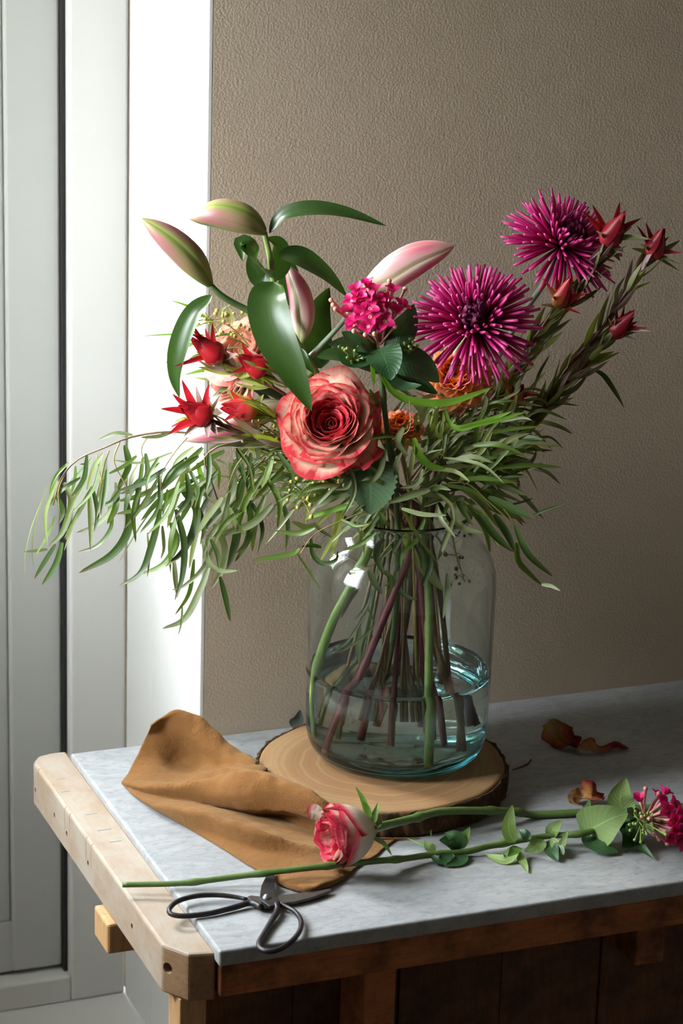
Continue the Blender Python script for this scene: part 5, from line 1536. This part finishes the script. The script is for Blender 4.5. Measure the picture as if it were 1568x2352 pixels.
Cc = [([(545, 10), (600, 90), (700, 140), (870, 152), (1010, 115), (1132, 68)], 46, 'b'), ([(880, 190), (905, 260), (960, 285), (1100, 245), (1235, 195)], 34, 'b'), ([(960, 287), (1150, 245), (1312, 198)], 22, 'b'), ([(716, 335), (740, 420), (800, 480), (885, 500)], 46, 'b'),
      ([(360, 345), (470, 430), (605, 478)], 36, 'g'), ([(520, 318), (400, 350), (310, 390), (258, 432)], 26, 'g'), ([(560, 400), (540, 500), (500, 560), (455, 575)], 34, 's'), ([(370, 480), (395, 560), (395, 640), (340, 755)], 24, 'p'), ([(385, 555), (360, 600), (296, 612)], 22, 'p'), ([(410, 540), (425, 640), (440, 745)], 20, 'p'),
      ([(660, 280), (630, 360), (685, 432)], 38, 's'), ([(760, 500), (730, 580), (640, 602)], 28, 's'), ([(640, 330), (560, 330), (470, 345)], 18, 'g'), ([(800, 610), (700, 640), (578, 682)], 42, 's'), ([(650, 710), (760, 740), (892, 746)], 28, 'p'), ([(400, 690), (270, 722), (136, 768)], 32, 'b'),
      ([(200, 790), (150, 812), (68, 778)], 38, 'p'), ([(190, 790), (230, 830), (282, 862)], 22, 's'), ([(110, 920), (60, 952), (-140, 985)], 34, 'g'), ([(225, 915), (170, 905), (118, 912)], 24, 'd'), ([(170, 865), (180, 950), (230, 1000), (300, 985), (312, 930)], 30, 'd'), ([(95, 945), (160, 1040), (222, 1138)], 12, 'g'),
      ([(410, 780), (450, 850), (512, 798)], 26, 'p'), ([(515, 835), (430, 900), (338, 932)], 28, 'g'), ([(538, 732), (560, 780), (592, 802)], 32, 'g'), ([(190, 812), (100, 842), (-20, 828)], 32, 'g'), ([(330, 770), (400, 800), (480, 790)], 22, 'g'), ([(560, 0), (500, -60), (505, 60)], 30, 'b'), ([(480, 80), (520, 160), (470, 250)], 26, 'g')]
euc('front eucalyptus twig with bright curling leaves around the coral rose',
    [([(740, 1000, .07), (850, 990, .075), (900, 1010, .07), (930, 1060, .07), (940, 1130, .06), (945, 1178, .05)], 0.0016), ([(690, 1270, .1), (725, 1225, .1), (800, 1190, .09), (880, 1160, .07)], 0.0009), ([(800, 1010), (798, 1060), (820, 1100)], 0.0008), ([(940, 920), (940, 985), (900, 1010)], 0.0008)],
    Cc, ZB, 0.4337, 0.095, 107, inside(960, 1660, 0.07), spread=0.018)

Dd = [([(900, 400), (880, 480), (955, 562)], 48, 's'), ([(970, 520), (1130, 562), (1275, 560)], 48, 'g'), ([(1040, 540), (1180, 590), (1312, 642)], 38, 'p'), ([(1000, 560), (1120, 690), (1292, 772)], 58, 'g'), ([(1110, 650), (1240, 712), (1352, 762)], 48, 'd'), ([(1010, 660), (1100, 780), (1163, 925)], 32, 'p'),
      ([(1060, 740), (1150, 860), (1245, 942)], 48, 'd'), ([(1000, 690), (1090, 810), (1120, 945)], 38, 'g'), ([(1140, 740), (1210, 850), (1255, 945)], 42, 'd'), ([(975, 650), (928, 730), (970, 810), (1082, 842)], 48, 'p'), ([(930, 755), (885, 870), (838, 992)], 32, 'p'), ([(930, 620), (890, 700), (868, 765)], 28, 'b'),
      ([(1250, 800), (1320, 950), (1452, 1072)], 38, 'd'), ([(1260, 890), (1268, 990), (1330, 1060), (1395, 1118)], 38, 'g'), ([(1390, 1113), (1440, 1120), (1492, 1148)], 22, 's'), ([(1350, 745), (1430, 712), (1522, 685)], 16, 'd'), ([(1225, 692), (1300, 672), (1348, 655)], 14, 'd'), ([(1060, 400), (1160, 520), (1302, 532)], 26, 'g'),
      ([(1120, 380), (1200, 400), (1230, 490)], 26, 'p'), ([(1270, 340), (1330, 335), (1395, 345)], 30, 'd'), ([(1150, 440), (1250, 540), (1280, 620)], 30, 'd'), ([(980, 400), (1090, 370), (1130, 450)], 28, 's'), ([(1030, 440), (1080, 400), (1130, 300)], 26, 'o'), ([(880, 560), (960, 600), (1030, 640)], 36, 's'), ([(850, 590), (900, 650), (930, 680)], 32, 'd'), ([(1130, 310), (1230, 290), (1400, 275)], 20, 'g')]
euc('eucalyptus twig fanning out over the jar shoulder under the conebush stems',
    [([(1185, 1210, .07), (1120, 1150, .07), (1070, 1110, .065), (1010, 1120, .05), (985, 1180, .03)], 0.0016), ([(1190, 1250, .07), (1178, 1200, .07), (1150, 1160, .07)], 0.0009), ([(1075, 1140), (1060, 1100), (1040, 1060)], 0.0009)],
    Dd, ZB, 0.4337, 0.068, 109, inside(1025, 1650, 0.075), spread=0.028)

Ee = [([(670, 815), (720, 950), (800, 1055), (872, 1145)], 80, 'o'), ([(775, 765), (720, 880), (655, 960), (645, 1035)], 32, 'b'), ([(632, 1025), (620, 1100), (670, 1170), (738, 1192)], 34, 's'), ([(800, 760), (850, 880), (882, 962)], 14, 'p'), ([(620, 890), (560, 960), (478, 972)], 28, 'p'), ([(480, 1035), (508, 1100), (548, 1162)], 42, 's'),
      ([(892, 1050), (892, 1150), (868, 1292)], 38, 'p'), ([(640, 800), (630, 890), (600, 960)], 36, 's'), ([(560, 1110), (640, 1100), (700, 1060)], 24, 'g'), ([(430, 1130), (390, 1180), (330, 1290)], 22, 'd'), ([(500, 1130), (460, 1230), (400, 1300)], 18, 'd'), ([(560, 1040), (600, 1090), (570, 1180)], 32, 'g'), ([(700, 850), (760, 1000), (740, 1120)], 30, 'd'),
      ([(560, 850), (520, 960), (560, 1060)], 44, 'd'), ([(600, 900), (640, 1000), (600, 1100)], 40, 'd'), ([(760, 900), (800, 1000), (760, 1120)], 36, 'd'), ([(480, 1230), (420, 1330), (360, 1420), (270, 1480)], 16, 'd'), ([(470, 1230), (500, 1330), (380, 1440), (280, 1480)], 16, 'g'), ([(430, 1330), (420, 1430), (430, 1560)], 36, 's')]
euc('eucalyptus twig pushed down into the jar with drowned olive leaves',
    [([(800, 1280, .04), (850, 1300, .04), (890, 1260, .04), (920, 1200, .04)], 0.0013), ([(830, 1420, .03), (850, 1370, .03), (880, 1290, .03)], 0.0009)],
    Ee, ZB, 0.4337, 0.040, 113, None, spread=0.012)

def fill(label, n, box_, d_, tones, seed, out=0.6, w=(9, 17), L=(60, 120)):
    """short twigs crowded round the jar's neck: leaves radiate from the middle and droop"""
    r_ = random.Random(seed)
    x0, x1, y0, y1 = box_
    cx, cy = 915, 1120
    t = thing('eucalyptus_branch', label, 'eucalyptus', U(cx, 1190, 0), 'willow eucalyptus in the bouquet')
    tube('twig', [U((x0 + x1) / 2, y0 + 10, d_[1] * 0.6), U((x0 + x1) / 2 * 0.6 + cx * 0.4, (y0 + cy) / 2, sum(d_) / 2), neck(930 + r_.uniform(-30, 30), 0.0), inside(900 + r_.uniform(-60, 60), 1640, 0.09)], [0.001, 0.0016, 0.002], STEMB, t, n=24, sides=6)
    for k in range(n):
        x, y = r_.uniform(x0, x1), r_.uniform(y0, y1)
        d = r_.uniform(*d_)
        dx, dy = (x - cx) / 260, (y - cy) / 160
        a = math.atan2(dy * out, dx) + r_.uniform(-0.9, 0.9)
        l = r_.uniform(*L)
        ex, ey = x + l * math.cos(a), y + l * math.sin(a) + l * r_.uniform(0.0, 0.45)
        mx, my = (x + ex) / 2 + r_.uniform(-14, 14), (y + ey) / 2 - r_.uniform(0, 22)
        dd = r_.uniform(-0.02, 0.03)
        blade('leaf', [U(x, y, d), U(mx, my, d + dd * 0.6), U(ex, ey, d + dd)], r_.uniform(*w) * PXM * 0.95, view_dir(r_.uniform(-.7, .5), r_.uniform(-.1, .8), 1), EUC[tones[r_.randrange(len(tones))]], t, prof=prof_willow, cup=r_.uniform(0.1, 0.5), twist=r_.uniform(-0.7, 0.7), nu=4, nv=10)

fill('short olive eucalyptus sprig packed in the middle of the bouquet above the jar rim', 62, (960, 1150, 930, 1110), (0.0, 0.06), 'ospopo', 201)
fill('short grey eucalyptus sprig filling the gap under the coral rose', 48, (680, 900, 1060, 1170), (0.02, 0.075), 'sgoosp', 203)
fill('short green eucalyptus sprig crowding the jar rim beneath the apricot dahlias', 54, (880, 1130, 1030, 1170), (0.02, 0.08), 'gsoogp', 205)
fill('short dark eucalyptus sprig deep behind the coral rose', 44, (700, 1050, 960, 1150), (-0.06, 0.0), 'dgdso', 207)
fill('thin eucalyptus sprig spreading low between the coral rose and the trailing sprays', 46, (590, 760, 1000, 1150), (0.0, 0.05), 'gosog', 209, w=(6, 12))
fill('slender eucalyptus sprig standing up around the conebush stems', 34, (1080, 1230, 880, 1080), (-0.02, 0.03), 'sogp', 211, out=1.2, w=(6, 12))

fill('long leaved eucalyptus sprig arching over the jar shoulder beneath the conebush stems', 44, (990, 1150, 1000, 1130), (0.03, 0.09), 'gsogps', 213, out=0.7, w=(8, 14), L=(100, 170))
fill('long leaved eucalyptus sprig curling over the jar rim below the rose leaf', 30, (760, 960, 1070, 1170), (0.06, 0.10), 'gpsog', 215, out=0.5, w=(8, 13), L=(80, 140))
fill('fine eucalyptus sprig bushing up between the dahlias and the conebush stems', 50, (980, 1160, 920, 1060), (0.02, 0.07), 'opsogo', 217, out=0.9, w=(6, 11), L=(60, 120))

# a few long stray leaves behind the bouquet
stray = thing('eucalyptus_branch', 'thin eucalyptus twig with sparse pale leaves poking out behind the pale roses', 'eucalyptus', U(640, 960, -0.03), 'willow eucalyptus in the bouquet')
tube('twig', [U(640, 960, -.03), U(560, 860, -.03), U(500, 760, -.03), U(470, 720, -.03)], [0.0016, 0.001, 0.0007], TWIG, stray, n=20, sides=6)
for (pts, w, m) in (([(500, 760), (450, 712), (388, 688)], 8, 'b'), ([(480, 770), (400, 768), (325, 772)], 5, 'b'), ([(470, 780), (420, 800), (376, 838)], 9, 'b'), ([(520, 760), (508, 715), (530, 698)], 9, 'p'), ([(535, 760), (530, 720), (518, 700)], 12, 'p'), ([(575, 745), (560, 722), (552, 714)], 12, 'p'),
                    ([(560, 860), (480, 850), (420, 862)], 12, 'b'), ([(520, 820), (455, 815), (430, 830)], 9, 'g'), ([(600, 900), (520, 880), (440, 866)], 12, 'p')):
    blade('leaf', [U(x, y, -0.03) for x, y in pts], w * PXM, view_dir(0, 0.3, 1), EUC[m], stray, cup=0.3, nu=4, nv=10)
s2 = thing('eucalyptus_branch', 'single long eucalyptus leaf on a bare twig curving down against the wall', 'eucalyptus', U(1230, 960, -0.01), 'willow eucalyptus in the bouquet')
tube('twig', [U(1150, 1040, -.01), U(1230, 960, -.01), U(1320, 880, -.01), U(1356, 846, -.01)], [0.0012, 0.0008, 0.0005], STEMD, s2, n=18, sides=6)
blade('leaf', [U(1356, 846, -.01), U(1385, 862, -.01), U(1412, 900, -.005), U(1434, 938, 0)], 12 * PXM, view_dir(0, 0.2, 1), EUC['d'], s2, cup=0.3)

# ------------------------------------------------------------------ mimosa
BALL = bpy.data.meshes.new('bud')
_b = bmesh.new()
bmesh.ops.create_icosphere(_b, subdivisions=2, radius=1.0)
_b.to_mesh(BALL)
_b.free()
BALL.polygons.foreach_set('use_smooth', [True] * len(BALL.polygons))
BALL.materials.append(BUDY)
BALLB = BALL.copy()
BALLB.materials.clear()
BALLB.materials.append(STEMB)
def mimosa(label, twig, n, spread, rad, d, seed, ball, leaves=0):
    r_ = random.Random(seed)
    base = U(*twig[-1], d)
    t = thing('mimosa_sprig', label, 'mimosa', base)
    S = catmull([U(x, y, d) for x, y in twig], 40)
    tube('twig', [U(x, y, d) for x, y in twig], [0.0006, 0.0009, 0.0013], TWIG, t, n=24, sides=6)
    for k in range(n):
        p = V3(S[r_.randrange(0, 32)])
        q = p + (RGT * r_.uniform(-1, 1) + UPV * r_.uniform(-1, 1) + BK * r_.uniform(-0.6, 1)) * spread
        tube('stalk', [p, (p + q) / 2 + Vector((0, 0, 0.001)), q], 0.00032, TWIG, t, n=4, sides=4)
        s = rad * r_.uniform(0.75, 1.15)
        link('bud', ball, None, t, Matrix.Translation(q) @ Matrix.Diagonal((s, s, s, 1)))
    for k in range(leaves):
        p = V3(S[r_.randrange(4, 39)])
        a = r_.uniform(2.4, 3.9)
        l = r_.uniform(0.03, 0.055)
        q = p + (RGT * math.cos(a) - UPV * math.sin(a) * 0.7 + BK * r_.uniform(-.3, .3)) * l
        blade('leaf', [p, (p + q) / 2 + Vector((0, 0, 0.004)), q], r_.uniform(3, 6) * PXM, view_dir(0, .5, 1), EUC['g'], t, cup=0.3, nu=2, nv=8)
mimosa('mimosa sprig with yellow ball buds below the coral rose', [(690, 1150), (730, 1110), (770, 1085), (830, 1100)], 46, 0.020, 0.0024, 0.085, 301, BALL, 22)
mimosa('mimosa sprig with greenish yellow ball buds above the upper red conebush head', [(468, 742), (500, 738), (540, 760), (600, 830)], 34, 0.017, 0.0023, 0.010, 303, BALL, 8)
mimosa('mimosa sprig with sparse yellow buds between the conebush stems and the coral rose', [(590, 990), (630, 1000), (670, 1020), (720, 1060)], 22, 0.016, 0.0023, 0.05, 305, BALL, 10)
mimosa('mimosa sprig with brown drowned buds hanging inside the jar', [(1066, 1335), (1050, 1290), (1040, 1250), (1030, 1200)], 14, 0.014, 0.0024, 0.03, 307, BALLB, 0)
mimosa('mimosa sprig with olive buds tangled in the foliage by the conebush stems', [(1110, 1010), (1090, 1030), (1060, 1060), (1030, 1090)], 24, 0.014, 0.0022, 0.05, 309, BALL, 6)

# ------------------------------------------------------------------ fallen petals on the marble
DRY = petal_mat('dried_petal', [(0.0, (0.42, 0.27, 0.12)), (0.5, (0.30, 0.13, 0.035)), (0.8, (0.22, 0.05, 0.02)), (1.0, (0.18, 0.012, 0.016))], 0.6, 0.25, edge=0.5, streak=0.6, epow=3)
def scrap(label, pts, w, seed, nh, cup=0.9, wave=0.6):
    r_ = random.Random(seed)
    P = [T(*p) for p in pts]
    me = blade_mesh('dried_petal', P, w * PXM, nh, prof=lambda v: 0.25 + 0.75 * max(0.0, math.sin(math.pi * (0.1 + 0.85 * v))) ** 0.7, cup=cup, twist=1.2, wave=wave, wk=1.7, nu=10, nv=26, ph=seed)
    zmin = min(v.co.z for v in me.vertices)
    for v in me.vertices:
        v.co += Vector((noise.noise(v.co * 120), noise.noise(v.co * 120 + Vector((9, 0, 0))), noise.noise(v.co * 120 + Vector((0, 9, 0))))) * 0.0022
    zmin = min(v.co.z for v in me.vertices)
    for v in me.vertices:
        v.co.z += 0.0008 - zmin
    o = link('dried_petal', me, DRY)
    tag(o, label, 'petal')
scrap('curled dried petal, brown with a red tip, standing on the marble by the wall', [(1258, 1655, .030), (1280, 1682, .018), (1300, 1700, .010), (1328, 1712, .006)], 66, 3, view_dir(-.5, .3, .8))
scrap('flat dried petal with dark frayed red edge on the marble by the wall', [(1322, 1716, .006), (1352, 1712, .012), (1390, 1716, .006), (1442, 1712, .004)], 36, 5, view_dir(0, .7, .7), 0.6)
scrap('ochre dried petal curled behind the cut rose stem', [(1304, 1838, .004), (1330, 1835, .006), (1358, 1830, .014), (1388, 1838, .008)], 44, 8, view_dir(0, .4, .9), 1.0)
st = tube('fallen_stalk', [T(1176, 1768, .002), T(1195, 1762, .003), T(1212, 1754, .006), T(1220, 1744, .012)], [0.0009, 0.0011, 0.0014, 0.0010], STEMR, None, n=16, sides=7)
tag(st, 'thin dark red stalk lying against the wood slice', 'stalk')
lf = blade('fallen_leaf', [T(668, 1668, .002), T(684, 1655, .012), T(690, 1630, .026)], 0.016, view_dir(0, 0, 1), plain('shaded_dark_leaf', (0.012, 0.02, 0.012), 0.6), None, prof=prof_ovate, cup=0.3)  # shade behind the jar is painted into the near-black colour
tag(lf, 'small dark leaf leaning against the wall behind the glass jar', 'leaf')
